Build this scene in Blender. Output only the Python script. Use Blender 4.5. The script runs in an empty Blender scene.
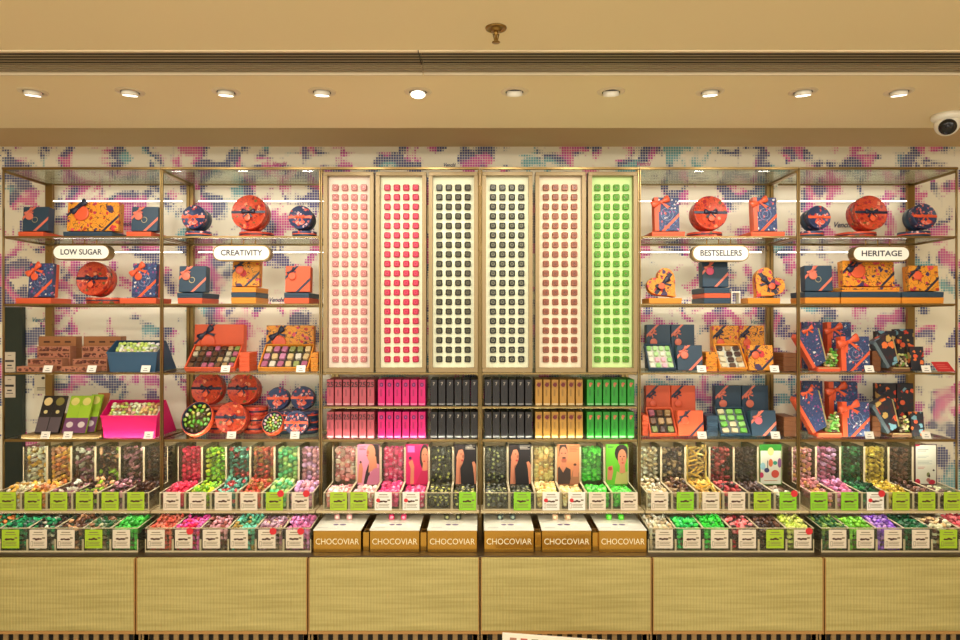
import bpy, bmesh, math, random
from mathutils import Matrix, Vector, Euler
R = math.radians
rng = random.Random(11)
scn = bpy.context.scene
COL = scn.collection
EYE = 1.56

# ------------------------------------------------------------------ colours and materials
def lin(c):
    return tuple((x/255/12.92 if x/255 <= .04045 else ((x/255+.055)/1.055)**2.4) for x in c[:3]) + (1.0,)

def base_mat(name):
    m = bpy.data.materials.new(name)
    m.use_nodes = True
    nt = m.node_tree
    b = nt.nodes['Principled BSDF']
    return m, nt, b

_mc = {}
def mat(name, rgb, rough=.5, metal=0., spec=.5, coat=0., var=0., vscale=30.):
    if name in _mc: return _mc[name]
    m, nt, b = base_mat(name)
    b.inputs['Base Color'].default_value = lin(rgb)
    b.inputs['Roughness'].default_value = rough
    b.inputs['Metallic'].default_value = metal
    b.inputs['Specular IOR Level'].default_value = spec
    b.inputs['Coat Weight'].default_value = coat
    tc = nt.nodes.new('ShaderNodeTexCoord')
    n = nt.nodes.new('ShaderNodeTexNoise')
    n.inputs['Scale'].default_value = vscale
    nt.links.new(tc.outputs['Object'], n.inputs['Vector'])
    mr = nt.nodes.new('ShaderNodeMapRange')
    mr.inputs['To Min'].default_value = max(0, rough-.06)
    mr.inputs['To Max'].default_value = min(1, rough+.06)
    nt.links.new(n.outputs['Fac'], mr.inputs['Value'])
    nt.links.new(mr.outputs['Result'], b.inputs['Roughness'])
    if var > 0:
        hs = nt.nodes.new('ShaderNodeHueSaturation')
        hs.inputs['Color'].default_value = lin(rgb)
        mv = nt.nodes.new('ShaderNodeMapRange')
        mv.inputs['To Min'].default_value = 1-var
        mv.inputs['To Max'].default_value = 1+var
        nt.links.new(n.outputs['Fac'], mv.inputs['Value'])
        nt.links.new(mv.outputs['Result'], hs.inputs['Value'])
        nt.links.new(hs.outputs['Color'], b.inputs['Base Color'])
    _mc[name] = m
    return m

def emit(name, rgb, strength):
    if name in _mc: return _mc[name]
    m, nt, b = base_mat(name)
    b.inputs['Base Color'].default_value = lin(rgb)
    b.inputs['Emission Color'].default_value = lin(rgb)
    b.inputs['Emission Strength'].default_value = strength
    _mc[name] = m
    return m

def clear(name, tint=(240, 242, 235), frost=.06, gloss=.10):
    if name in _mc: return _mc[name]
    m = bpy.data.materials.new(name); m.use_nodes = True
    nt = m.node_tree; nt.nodes.clear()
    out = nt.nodes.new('ShaderNodeOutputMaterial')
    tr = nt.nodes.new('ShaderNodeBsdfTransparent'); tr.inputs['Color'].default_value = lin(tint)
    gl = nt.nodes.new('ShaderNodeBsdfGlossy'); gl.inputs['Roughness'].default_value = .05
    df = nt.nodes.new('ShaderNodeBsdfDiffuse'); df.inputs['Color'].default_value = lin((225, 220, 200))
    lw = nt.nodes.new('ShaderNodeLayerWeight'); lw.inputs['Blend'].default_value = .25
    ma = nt.nodes.new('ShaderNodeMath'); ma.operation = 'MULTIPLY_ADD'; ma.use_clamp = True
    ma.inputs[1].default_value = .5; ma.inputs[2].default_value = gloss*.4
    nt.links.new(lw.outputs['Fresnel'], ma.inputs[0])
    m1 = nt.nodes.new('ShaderNodeMixShader'); m2 = nt.nodes.new('ShaderNodeMixShader')
    m1.inputs[0].default_value = frost
    nt.links.new(tr.outputs[0], m1.inputs[1]); nt.links.new(df.outputs[0], m1.inputs[2])
    nt.links.new(ma.outputs[0], m2.inputs[0])
    nt.links.new(m1.outputs[0], m2.inputs[1]); nt.links.new(gl.outputs[0], m2.inputs[2])
    nt.links.new(m2.outputs[0], out.inputs['Surface'])
    _mc[name] = m
    return m

def floral(name, base, spots, scale=38., thr=.34, rough=.45, fine=None):
    """printed card: coloured blots (one colour per cell) and thin scribbled stems on a base colour"""
    if name in _mc: return _mc[name]
    m, nt, b = base_mat(name)
    b.inputs['Roughness'].default_value = rough
    L = nt.links.new
    tc = nt.nodes.new('ShaderNodeTexCoord')
    oi = nt.nodes.new('ShaderNodeObjectInfo')
    off = nt.nodes.new('ShaderNodeVectorMath'); off.operation = 'MULTIPLY_ADD'
    off.inputs[1].default_value = (1, 1, 1)
    L(tc.outputs['Object'], off.inputs[0])
    cb = nt.nodes.new('ShaderNodeCombineXYZ'); L(oi.outputs['Random'], cb.inputs[0]); L(oi.outputs['Random'], cb.inputs[2])
    L(cb.outputs[0], off.inputs[2])
    dn = nt.nodes.new('ShaderNodeTexNoise'); dn.inputs['Scale'].default_value = scale*2
    L(off.outputs[0], dn.inputs['Vector'])
    wob = nt.nodes.new('ShaderNodeVectorMath'); wob.operation = 'MULTIPLY_ADD'
    wob.inputs[1].default_value = (.018,)*3
    L(dn.outputs['Color'], wob.inputs[0]); L(off.outputs[0], wob.inputs[2])
    vo = nt.nodes.new('ShaderNodeTexVoronoi'); vo.inputs['Scale'].default_value = scale
    L(wob.outputs[0], vo.inputs['Vector'])
    sp = nt.nodes.new('ShaderNodeSeparateColor'); L(vo.outputs['Color'], sp.inputs[0])
    rp = nt.nodes.new('ShaderNodeValToRGB'); rp.color_ramp.interpolation = 'CONSTANT'
    els = rp.color_ramp.elements
    while len(els) < len(spots): els.new(.5)
    for i, c in enumerate(spots):
        els[i].position = i/len(spots); els[i].color = lin(c)
    L(sp.outputs[0], rp.inputs[0])
    lt = nt.nodes.new('ShaderNodeMath'); lt.operation = 'MULTIPLY'; lt.inputs[1].default_value = thr*1.5
    L(sp.outputs[1], lt.inputs[0])
    cm = nt.nodes.new('ShaderNodeMath'); cm.operation = 'LESS_THAN'
    L(vo.outputs['Distance'], cm.inputs[0]); L(lt.outputs[0], cm.inputs[1])
    mx = nt.nodes.new('ShaderNodeMix'); mx.data_type = 'RGBA'
    L(cm.outputs[0], mx.inputs[0]); mx.inputs[6].default_value = lin(base); L(rp.outputs[0], mx.inputs[7])
    last = mx.outputs[2]
    if fine:
        nz = nt.nodes.new('ShaderNodeTexNoise'); nz.inputs['Scale'].default_value = scale*1.1; nz.inputs['Detail'].default_value = 1
        L(off.outputs[0], nz.inputs['Vector'])
        sb = nt.nodes.new('ShaderNodeMath'); sb.operation = 'SUBTRACT'; sb.inputs[1].default_value = .5; L(nz.outputs['Fac'], sb.inputs[0])
        ab = nt.nodes.new('ShaderNodeMath'); ab.operation = 'ABSOLUTE'; L(sb.outputs[0], ab.inputs[0])
        ll = nt.nodes.new('ShaderNodeMath'); ll.operation = 'LESS_THAN'; ll.inputs[1].default_value = .012; L(ab.outputs[0], ll.inputs[0])
        m2 = nt.nodes.new('ShaderNodeMix'); m2.data_type = 'RGBA'
        L(ll.outputs[0], m2.inputs[0]); L(last, m2.inputs[6]); m2.inputs[7].default_value = lin(fine)
        last = m2.outputs[2]
    L(last, b.inputs['Base Color'])
    _mc[name] = m
    return m

def wallpaper():
    m, nt, b = base_mat('halftone_wallpaper')
    b.inputs['Roughness'].default_value = .55
    L = nt.links.new
    def M(op, a, bb=None, c=None, clamp=False):
        n = nt.nodes.new('ShaderNodeMath'); n.operation = op; n.use_clamp = clamp
        for i, v in enumerate((a, bb, c)):
            if v is None: continue
            if isinstance(v, (int, float)): n.inputs[i].default_value = v
            else: L(v, n.inputs[i])
        return n.outputs[0]
    tc = nt.nodes.new('ShaderNodeTexCoord')
    sx = nt.nodes.new('ShaderNodeSeparateXYZ'); L(tc.outputs['Object'], sx.inputs[0])
    s = .0142
    u, v = M('DIVIDE', sx.outputs[0], s), M('DIVIDE', sx.outputs[2], s)
    cu, cv = M('FLOOR', u), M('FLOOR', v)
    fu, fv = M('ABSOLUTE', M('SUBTRACT', M('FRACT', u), .5)), M('ABSOLUTE', M('SUBTRACT', M('FRACT', v), .5))
    d = M('MAXIMUM', fu, fv)
    cb = nt.nodes.new('ShaderNodeCombineXYZ'); L(cu, cb.inputs[0]); L(cv, cb.inputs[2])
    def noise(vec, scale, detail, dist=0., seed=0.):
        n = nt.nodes.new('ShaderNodeTexNoise'); n.noise_dimensions = '4D'
        n.inputs['Scale'].default_value = scale; n.inputs['Detail'].default_value = detail
        n.inputs['Distortion'].default_value = dist; n.inputs['W'].default_value = seed
        L(vec, n.inputs['Vector']); return n.outputs['Fac']
    n1 = noise(cb.outputs[0], .105, 2.6, .8, 3.7)
    size = M('MULTIPLY', M('SUBTRACT', n1, .475), 12.0, None, True)
    half = M('MULTIPLY', size, .40)
    dot = M('LESS_THAN', d, half)
    n2 = noise(cb.outputs[0], .06, 1.5, .3, 9.1)
    rp = nt.nodes.new('ShaderNodeValToRGB'); rp.color_ramp.interpolation = 'EASE'
    e = rp.color_ramp.elements
    stops = [(0., (70, 150, 165)), (.36, (100, 170, 180)), (.41, (54, 70, 130)), (.485, (50, 60, 122)), (.515, (196, 58, 156)), (.575, (224, 92, 156)), (.62, (72, 66, 136)), (1., (56, 64, 126))]
    while len(e) < len(stops): e.new(.5)
    for i, (p, c) in enumerate(stops): e[i].position = p; e[i].color = lin(c)
    L(n2, rp.inputs[0])
    wash = M('MULTIPLY', size, .30)
    m1 = nt.nodes.new('ShaderNodeMix'); m1.data_type = 'RGBA'
    L(wash, m1.inputs[0]); m1.inputs[6].default_value = lin((242, 234, 212)); L(rp.outputs[0], m1.inputs[7])
    m2 = nt.nodes.new('ShaderNodeMix'); m2.data_type = 'RGBA'
    L(dot, m2.inputs[0]); L(m1.outputs[2], m2.inputs[6]); L(rp.outputs[0], m2.inputs[7])
    L(m2.outputs[2], b.inputs['Base Color'])
    return m

def reed_wood():
    """pale wood veneer woven with fine upright reeds"""
    m, nt, b = base_mat('reeded_oak_panel')
    L = nt.links.new
    tc = nt.nodes.new('ShaderNodeTexCoord')
    wv = nt.nodes.new('ShaderNodeTexWave'); wv.wave_type = 'BANDS'; wv.bands_direction = 'X'
    wv.inputs['Scale'].default_value = 22.; wv.inputs['Distortion'].default_value = 0.
    L(tc.outputs['Object'], wv.inputs['Vector'])
    mp = nt.nodes.new('ShaderNodeMapping'); mp.inputs['Scale'].default_value = (1.2, 1, 26)
    L(tc.outputs['Object'], mp.inputs['Vector'])
    nz = nt.nodes.new('ShaderNodeTexNoise'); nz.inputs['Scale'].default_value = 2.2; nz.inputs['Detail'].default_value = 4
    L(mp.outputs[0], nz.inputs['Vector'])
    mp2 = nt.nodes.new('ShaderNodeMapping'); mp2.inputs['Scale'].default_value = (40, 1, 6)
    L(tc.outputs['Object'], mp2.inputs['Vector'])
    n2 = nt.nodes.new('ShaderNodeTexNoise'); n2.inputs['Scale'].default_value = 3.
    L(mp2.outputs[0], n2.inputs['Vector'])
    rp = nt.nodes.new('ShaderNodeValToRGB')
    rp.color_ramp.elements[0].position = .3; rp.color_ramp.elements[0].color = lin((168, 154, 92))
    rp.color_ramp.elements[1].position = .7; rp.color_ramp.elements[1].color = lin((198, 184, 120))
    L(nz.outputs['Fac'], rp.inputs[0])
    ml = nt.nodes.new('ShaderNodeMath'); ml.operation = 'MULTIPLY'
    L(wv.outputs['Fac'], ml.inputs[0]); L(n2.outputs['Fac'], ml.inputs[1])
    mx = nt.nodes.new('ShaderNodeMix'); mx.data_type = 'RGBA'
    ms = nt.nodes.new('ShaderNodeMath'); ms.operation = 'MULTIPLY'; ms.inputs[1].default_value = .55
    L(ml.outputs[0], ms.inputs[0]); L(ms.outputs[0], mx.inputs[0])
    L(rp.outputs[0], mx.inputs[6]); mx.inputs[7].default_value = lin((140, 122, 62))
    L(mx.outputs[2], b.inputs['Base Color'])
    b.inputs['Roughness'].default_value = .42
    bp = nt.nodes.new('ShaderNodeBump'); bp.inputs['Strength'].default_value = .25; bp.inputs['Distance'].default_value = .002
    L(wv.outputs['Fac'], bp.inputs['Height']); L(bp.outputs[0], b.inputs['Normal'])
    return m

BRASS = mat('brushed_brass', (150, 126, 82), .3, 1.0)
BRASSD = mat('aged_brass', (150, 118, 64), .35, 1.0)
GOLDM = mat('gold_mirror', (206, 158, 72), .14, 1.0)
CHROME = mat('chrome', (200, 195, 185), .2, 1.0)
WHITE = mat('white_card', (240, 236, 226), .5)
CREAM = mat('cream_board', (226, 216, 190), .55)
WPLAST = mat('white_plastic', (236, 230, 216), .35)
BLACK = mat('black_gloss', (16, 16, 18), .25)
DARK = mat('dark_ink', (50, 48, 52), .6)
INKBROWN = mat('cocoa_ink', (74, 40, 26), .6)
LIME = mat('lime_card', (168, 200, 44), .5)
LIMEB = mat('bright_lime_card', (140, 205, 40), .5)
BEIGE = mat('beige_card', (226, 212, 190), .5)
RED = mat('red_sticker', (214, 44, 52), .45)
NAVY = mat('navy_teal_card', (40, 66, 88), .42, var=.06)
NAVYD = mat('navy_ribbon', (34, 40, 66), .35)
CORAL = mat('coral_card', (226, 92, 52), .45, var=.05)
CORALR = mat('coral_ribbon', (236, 98, 62), .32)
SALMON = mat('salmon_ribbon', (226, 120, 98), .35)
ORANGE = mat('orange_card', (232, 146, 42), .45, var=.05)
MAGENTA = mat('magenta_card', (226, 20, 110), .4)
BLUEBOX = mat('blue_card', (48, 84, 116), .42)
BROWNBOX = mat('brown_card', (120, 72, 40), .5, var=.08)
PALEINK = mat('pale_blue_ink', (150, 164, 196), .5)
GOLDINK = mat('gold_ink', (206, 188, 138), .35, .6)
FLOR = floral('orange_floral_print', (232, 150, 40), [(205, 44, 56), (196, 48, 84), (60, 46, 96), (236, 168, 60), (190, 60, 30), (226, 80, 90)], 30., .46, fine=(92, 56, 40))
NAVP = floral('navy_floral_print', (48, 64, 110), [(226, 120, 160), (226, 96, 60), (236, 226, 220), (70, 120, 170), (30, 40, 84), (150, 60, 130)], 60., .34, fine=(78, 100, 146))
REDP = floral('red_floral_print', (206, 74, 46), [(170, 26, 48), (240, 150, 110), (110, 100, 56), (226, 90, 60), (150, 40, 40)], 44., .42, fine=(120, 50, 40))
NAVT = floral('navy_tin_print', (48, 62, 100), [(230, 120, 110), (236, 190, 190), (60, 76, 120), (206, 70, 60)], 70., .36)
DARKP = floral('dark_floral_print', (34, 36, 48), [(230, 92, 54), (206, 60, 40), (196, 160, 90), (120, 170, 190), (60, 30, 40), (236, 120, 60)], 30., .5)
COCOA = floral('cocoa_bar_print', (180, 116, 92), [(92, 40, 30), (104, 54, 34), (80, 36, 30)], 62., .6)
CLEAR = clear('clear_acrylic', (246, 248, 244), .012, .06)
EDGE = mat('acrylic_edge', (206, 192, 156), .3)
GLASS = clear('shelf_glass', (238, 244, 238), .02, .14)
SIDE = clear('acrylic_divider', (240, 240, 230), .05, .06)
_cm = {}
def cm(rgb, rough=.3):
    k = 'candy_wrap_%d_%d_%d' % rgb
    return mat(k, tuple(min(236, int(c*1.12+6)) for c in rgb), rough, 0, .6, 0, .1, 60.)

# ------------------------------------------------------------------ mesh collecting
class MB:
    def __init__(self):
        self.v, self.f, self.m, self.s = [], [], [], []
    def add(self, vs, fs, mi=0, M=None, smooth=False):
        o = len(self.v)
        if M is None: self.v.extend(tuple(p) for p in vs)
        else: self.v.extend(tuple(M @ Vector(p)) for p in vs)
        self.f.extend(tuple(i+o for i in f) for f in fs)
        self.m.extend([mi]*len(fs)); self.s.extend([smooth]*len(fs))
        return self
    def box(self, x0, x1, y0, y1, z0, z1, mi=0, ch=0., M=None):
        if ch <= 0:
            vs = [(x, y, z) for x in (x0, x1) for y in (y0, y1) for z in (z0, z1)]
            fs = [(0, 1, 3, 2), (4, 6, 7, 5), (0, 4, 5, 1), (2, 3, 7, 6), (0, 2, 6, 4), (1, 5, 7, 3)]
            return self.add(vs, fs, mi, M)
        T = chamfer_cube()
        lo, hi = (x0, y0, z0), (x1, y1, z1)
        vs = []
        for p in T[0]:
            q = []
            for i in range(3):
                a = p[i]
                q.append(lo[i] if a <= -1 else hi[i] if a >= 1 else (lo[i]+ch if a < 0 else hi[i]-ch))
            vs.append(q)
        return self.add(vs, T[1], mi, M)
    def prism(self, pts, y0, y1, mi=0, M=None):
        n = len(pts)
        vs = [(p[0], y0, p[1]) for p in pts]+[(p[0], y1, p[1]) for p in pts]
        fs = [tuple(range(n)), tuple(range(2*n-1, n-1, -1))]+[(i, (i+1) % n, n+(i+1) % n, n+i) for i in range(n)]
        return self.add(vs, fs, mi, M)
    def lathe(self, prof, n=24, mi=0, M=None, smooth=True, cap=True):
        """prof: (radius, z) pairs, turned about z"""
        vs, fs = [], []
        for r, z in prof:
            for k in range(n):
                a = 2*math.pi*k/n
                vs.append((r*math.cos(a), r*math.sin(a), z))
        for i in range(len(prof)-1):
            for k in range(n):
                fs.append((i*n+k, i*n+(k+1) % n, (i+1)*n+(k+1) % n, (i+1)*n+k))
        self.add(vs, fs, mi, M, smooth)
        if cap:
            o = len(self.v)-len(vs)
            for i in (0, len(prof)-1):
                if prof[i][0] > 1e-6:
                    self.f.append(tuple(o+i*n+k for k in range(n))); self.m.append(mi); self.s.append(False)
        return self
    def tube(self, a, b, r, n=8, mi=0):
        a, b = Vector(a), Vector(b); d = b-a
        q = d.to_track_quat('Z', 'Y').to_matrix().to_4x4()
        return self.lathe([(r, 0), (r, d.length)], n, mi, Matrix.Translation(a) @ q)
    def mesh(self, name, mats):
        me = bpy.data.meshes.new(name)
        bm = bmesh.new()
        bv = [bm.verts.new(p) for p in self.v]
        for f, mi, s in zip(self.f, self.m, self.s):
            try: bf = bm.faces.new([bv[i] for i in f])
            except ValueError: continue
            bf.material_index = mi; bf.smooth = s
        bmesh.ops.recalc_face_normals(bm, faces=bm.faces[:])
        bm.to_mesh(me); bm.free()
        for x in (mats if isinstance(mats, (list, tuple)) else [mats]): me.materials.append(x)
        return me
    def build(self, name, mats, parent=None, loc=(0, 0, 0), rot=(0, 0, 0)):
        o = bpy.data.objects.new(name, self.mesh(name, mats)); COL.objects.link(o)
        o.location = loc; o.rotation_euler = rot
        if parent is not None: o.parent = parent
        return o

_cc = []
def chamfer_cube():
    if _cc: return _cc[0]
    vs, idx = [], {}
    for sx in (-1, 1):
        for sy in (-1, 1):
            for sz in (-1, 1):
                for ax in range(3):
                    p = [sx*.5, sy*.5, sz*.5]; p[ax] = (sx, sy, sz)[ax]
                    idx[(sx, sy, sz, ax)] = len(vs); vs.append(tuple(p))
    fs = []
    for ax in range(3):
        for s in (-1, 1):
            o = [i for i in range(3) if i != ax]
            q = []
            for a, b in ((-1, -1), (1, -1), (1, 1), (-1, 1)):
                k = [0, 0, 0]; k[ax] = s; k[o[0]] = a; k[o[1]] = b
                q.append(idx[(*k, ax)])
            fs.append(tuple(q))
    for e in range(3):
        o = [i for i in range(3) if i != e]
        for a in (-1, 1):
            for b in (-1, 1):
                def g(se, ax):
                    k = [0, 0, 0]; k[e] = se; k[o[0]] = a; k[o[1]] = b
                    return idx[(*k, ax)]
                fs.append((g(-1, o[0]), g(1, o[0]), g(1, o[1]), g(-1, o[1])))
    for sx in (-1, 1):
        for sy in (-1, 1):
            for sz in (-1, 1):
                fs.append(tuple(idx[(sx, sy, sz, a)] for a in range(3)))
    _cc.append((vs, fs))
    return _cc[0]

def tag(o, label, cat, group=None, kind=None):
    if label: o['label'] = label
    if cat: o['category'] = cat
    if group: o['group'] = group
    if kind: o['kind'] = kind
    return o
def thing(name, label, cat, loc=(0, 0, 0), rot=(0, 0, 0), group=None):
    o = bpy.data.objects.new(name, None); COL.objects.link(o)
    o.empty_display_size = .03
    o.location = loc; o.rotation_euler = rot
    return tag(o, label, cat, group)
def structure(name, mb, m, label=None):
    o = mb.build(name, m); o['kind'] = 'structure'
    o['label'] = label or name.replace('_', ' '); o['category'] = name.split('_')[0]
    return o

DF = 3.39            # distance of the shelf goods from the camera
def PX(px, D=DF): return (px-480)*D/670
def S(p, D=DF): return p*D/670
def PZ(py, D=DF): return EYE+(320-py)*D/670

_tx = {}
def text_geo(s, size, shear=0.):
    k = (s, size, shear)
    if k in _tx: return _tx[k]
    cu = bpy.data.curves.new('lettering', 'FONT'); cu.body = s; cu.size = size; cu.shear = shear
    cu.align_x = 'CENTER'; cu.align_y = 'CENTER'; cu.resolution_u = 3; cu.offset = 0 if s == 'CHOCOVIAR' else size*.022
    ob = bpy.data.objects.new('lettering', cu); COL.objects.link(ob)
    dg = bpy.context.evaluated_depsgraph_get(); dg.update()
    me = bpy.data.meshes.new_from_object(ob.evaluated_get(dg))
    g = ([(v.co.x, 0., v.co.y) for v in me.vertices], [tuple(p.vertices) for p in me.polygons])
    bpy.data.objects.remove(ob); bpy.data.curves.remove(cu); bpy.data.meshes.remove(me)
    _tx[k] = g
    return g
def add_text(mb, s, size, x, y, z, mi=0, shear=0., width=None, M=None):
    vs, fs = text_geo(s, size, shear)
    k = 1.
    if width:
        xs = [v[0] for v in vs]; k = width/(max(xs)-min(xs))
    T = Matrix.Translation((x, y, z)) @ Matrix.Diagonal((k, 1, 1, 1))
    if M is not None: T = M @ T
    mb.add(vs, fs, mi, T)
def ellipse(cx, cz, rx, rz, n=14, a0=0., a1=2*math.pi):
    return [(cx+rx*math.cos(a0+(a1-a0)*i/n), cz+rz*math.sin(a0+(a1-a0)*i/n)) for i in range(n)]

# ------------------------------------------------------------------ the room
WALLY = 3.74
CEIL = EYE+.92
b = MB(); b.box(-3.4, 3.4, WALLY, WALLY+.08, 0, 2.6)
structure('wall_back', b, wallpaper(), 'back wall papered in cream with halftone dots of navy, magenta and teal')
FLOORM = mat('floor_stone', (192, 184, 164), .35, var=.06, vscale=4.)
b = MB(); b.box(-3.4, 3.4, -3.0, WALLY+.08, -.06, 0); structure('floor', b, FLOORM, 'beige stone floor')
CEILM = mat('ceiling_paint', (240, 220, 176), .7, var=.015, vscale=1.5)
b = MB()
b.box(-3.4, 3.4, -3.0, 2.283, CEIL, CEIL+.05)
b.box(-3.4, 3.4, 2.506, 3.21, CEIL, CEIL+.05)
b.box(-3.4, 3.4, 2.283, 2.506, CEIL+.049, CEIL+.06)
structure('ceiling', b, CEILM, 'tan painted ceiling crossed by a slot air vent')
b = MB(); b.box(-3.4, 3.4, 3.21, WALLY+.08, CEIL+.048, CEIL+.1); b.box(-3.4, 3.4, 3.19, 3.212, CEIL+.001, CEIL+.1)
structure('ceiling_recess', b, mat('recess_paint', (206, 176, 128), .7), 'raised ceiling recess above the shelving')
for sgn, nm in ((-1, 'left'), (1, 'right')):
    b = MB(); b.box(min(sgn*3.4, sgn*3.48), max(sgn*3.4, sgn*3.48), -3.0, WALLY+.08, 0, 2.6)
    structure('wall_'+nm, b, mat('side_wall_paint', (206, 190, 160), .7), 'plain beige %s wall' % nm)

# script lettering printed on the wall
SCRIPT = {}
def wall_script(px, py, w, m):
    mb = MB(); D = WALLY-.002
    add_text(mb, 'Venchi', S(w, D)*.42, 0, 0, 0, 0, .35, S(w, D))
    o = mb.build('wall_lettering', m, None, (PX(px, D), D, PZ(py, D)))
    tag(o, None, None, None, 'structure')
    return o
INKTEAL = mat('ink_teal', (90, 140, 150), .6); INKNAVY = mat('ink_navy', (52, 54, 92), .6); INKMAG = mat('ink_magenta', (196, 80, 140), .6)
for px, py, w, m in ((125, 224, 14, INKNAVY), (276, 300, 15, INKNAVY), (39, 320, 15, INKTEAL), (186, 380, 13, INKMAG), (842, 225, 18, INKNAVY), (757, 322, 14, INKTEAL), (279, 164, 14, INKMAG), (643, 164, 14, INKMAG), (449, 165, 12, INKNAVY)):
    wall_script(px, py, w, m)

# slot air vent: two lengths meeting at a joint
VENTM = mat('vent_bronze', (158, 140, 104), .5)
VENTD = mat('vent_dark', (40, 30, 22), .6)
FRM = mat('vent_frame', (226, 206, 172), .5)
jx = PX(421, 2.4)
for x0, x1, lab in ((-3.38, jx-.002, 'slot air vent in ceiling, length ending left of the joint'), (jx+.002, 3.38, 'slot air vent in ceiling, longer length right of the joint')):
    t = thing('air_vent', lab, 'vent', ((x0+x1)/2, 2.395, CEIL), group='ceiling slot vents')
    L2 = (x1-x0)/2
    b = MB(); b.box(-L2, L2, -.111, -.10, -.004, .03); b.box(-L2, L2, .098, .111, -.008, .03); b.build('frame', FRM, t)
    b = MB(); b.box(-L2, L2, -.1, .1, .03, .046); b.build('backing', VENTD, t)
    b = MB()
    for k in range(8):
        y = -.0865+k*.0247
        b.box(-L2, L2, y-.0034, y+.0034, 0, .0018)
    b.build('slat', VENTM, t)

# sprinkler
t = thing('fire_sprinkler', 'bronze fire sprinkler head hanging from the ceiling before the vent', 'sprinkler', (PX(496, 2.11), 2.11, CEIL))
b = MB(); b.lathe([(.034, 0), (.033, -.004), (.026, -.006), (.024, -.003), (.016, -.004), (.016, -.010), (.010, -.012)], 28); b.build('rosette', BRASSD, t)
b = MB(); b.lathe([(.007, -.008), (.007, -.022), (.004, -.024), (.004, -.04)], 12); b.build('stem', BRASSD, t)
b = MB(); b.tube((-.009, 0, -.02), (-.004, 0, -.042), .0018); b.tube((.009, 0, -.02), (.004, 0, -.042), .0018); b.build('yoke', BRASSD, t)
b = MB(); b.lathe([(.004, -.040), (.012, -.044), (.0135, -.046), (.012, -.047), (0, -.047)], 16); b.build('deflector', BRASSD, t)

# recessed adjustable downlights
LENS = emit('lamp_lens', (255, 246, 228), 5.)
RING = mat('lamp_ring', (226, 206, 172), .4)
words = ['first', 'second', 'third', 'fourth', 'fifth', 'sixth', 'seventh', 'eighth', 'ninth', 'tenth']
for i, px in enumerate((33, 130, 226, 322, 418, 514.5, 611, 710, 803, 899)):
    D = 2.70; x = PX(px, D)
    extra = ', turned to show its bright lens' if i == 4 else ''
    t = thing('ceiling_downlight', 'white gimbal downlight in the ceiling, %s from the left%s' % (words[i], extra), 'downlight', (x, D, CEIL), group='row of ceiling downlights')
    b = MB(); b.lathe([(.036, -.001), (.036, -.004), (.054, -.003), (.056, 0)], 32, cap=False); b.build('ring', RING, t)
    b = MB(); b.lathe([(.0375, -.0022), (.0, -.0018)], 32); b.build('well', BLACK, t)
    tilt = -.25 if i == 4 else .42 if i in (5, 6) else .17
    yaw = (i-4.5)*.10
    Mx = Matrix.Translation((0, 0, -.006)) @ Matrix.Rotation(-yaw, 4, 'Z') @ Matrix.Rotation(tilt, 4, 'X')
    if i == 4: prof, zl = [(.03, .002), (.031, -.007), (.029, -.008)], -.0065
    else: prof, zl = [(.031, .010), (.032, -.009), (.0295, -.011)], -.0095
    b = MB(); b.lathe(([(0, prof[0][1])]+prof) if i != 4 else prof, 28, 0, Mx, cap=False); b.build('housing', WPLAST, t)
    b = MB(); b.lathe([(.0283, zl), (0, zl-.0005)], 28, 0, Mx); b.build('lens', LENS, t)
    ld = bpy.data.lights.new('lamp', 'SPOT'); ld.energy = 11.; ld.color = (1., .95, .84); ld.spot_size = R(105); ld.spot_blend = .8; ld.shadow_soft_size = .03
    lo = bpy.data.objects.new('lamp', ld); COL.objects.link(lo); lo.location = (x, D+.035, CEIL-.05)
    lo.rotation_euler = (R(34), 0, 0)

# dome camera
t = thing('security_camera', 'white dome security camera with black eye on the ceiling', 'security camera', (PX(947, 3.0), 3.0, CEIL))
b = MB(); b.lathe([(.062, 0), (.062, -.018), (.05, -.03)], 32); b.build('mount', WPLAST, t)
b = MB(); b.lathe([(.0, -.095)]+[(.05*math.sin(a), -.045-.05*math.cos(a)) for a in [k*.17 for k in range(1, 15)]], 32); b.build('ball', WPLAST, t)
d = Vector((-.42, -.70, -.42)).normalized()
Mx = Matrix.Translation(Vector((0, 0, -.046))+d*.036) @ d.to_track_quat('Z', 'Y').to_matrix().to_4x4()
b = MB(); b.lathe([(.035, -.004), (.035, .006), (.031, .014), (.018, .019), (0, .021)], 28, 0, Mx); b.build('eye', BLACK, t)
b = MB(); b.lathe([(.012, .0165), (.012, .02), (0, .021)], 16, 0, Mx @ Matrix.Translation((0, .006, 0))); b.build('lens', mat('camera_glass', (40, 42, 50), .08), t)

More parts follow.
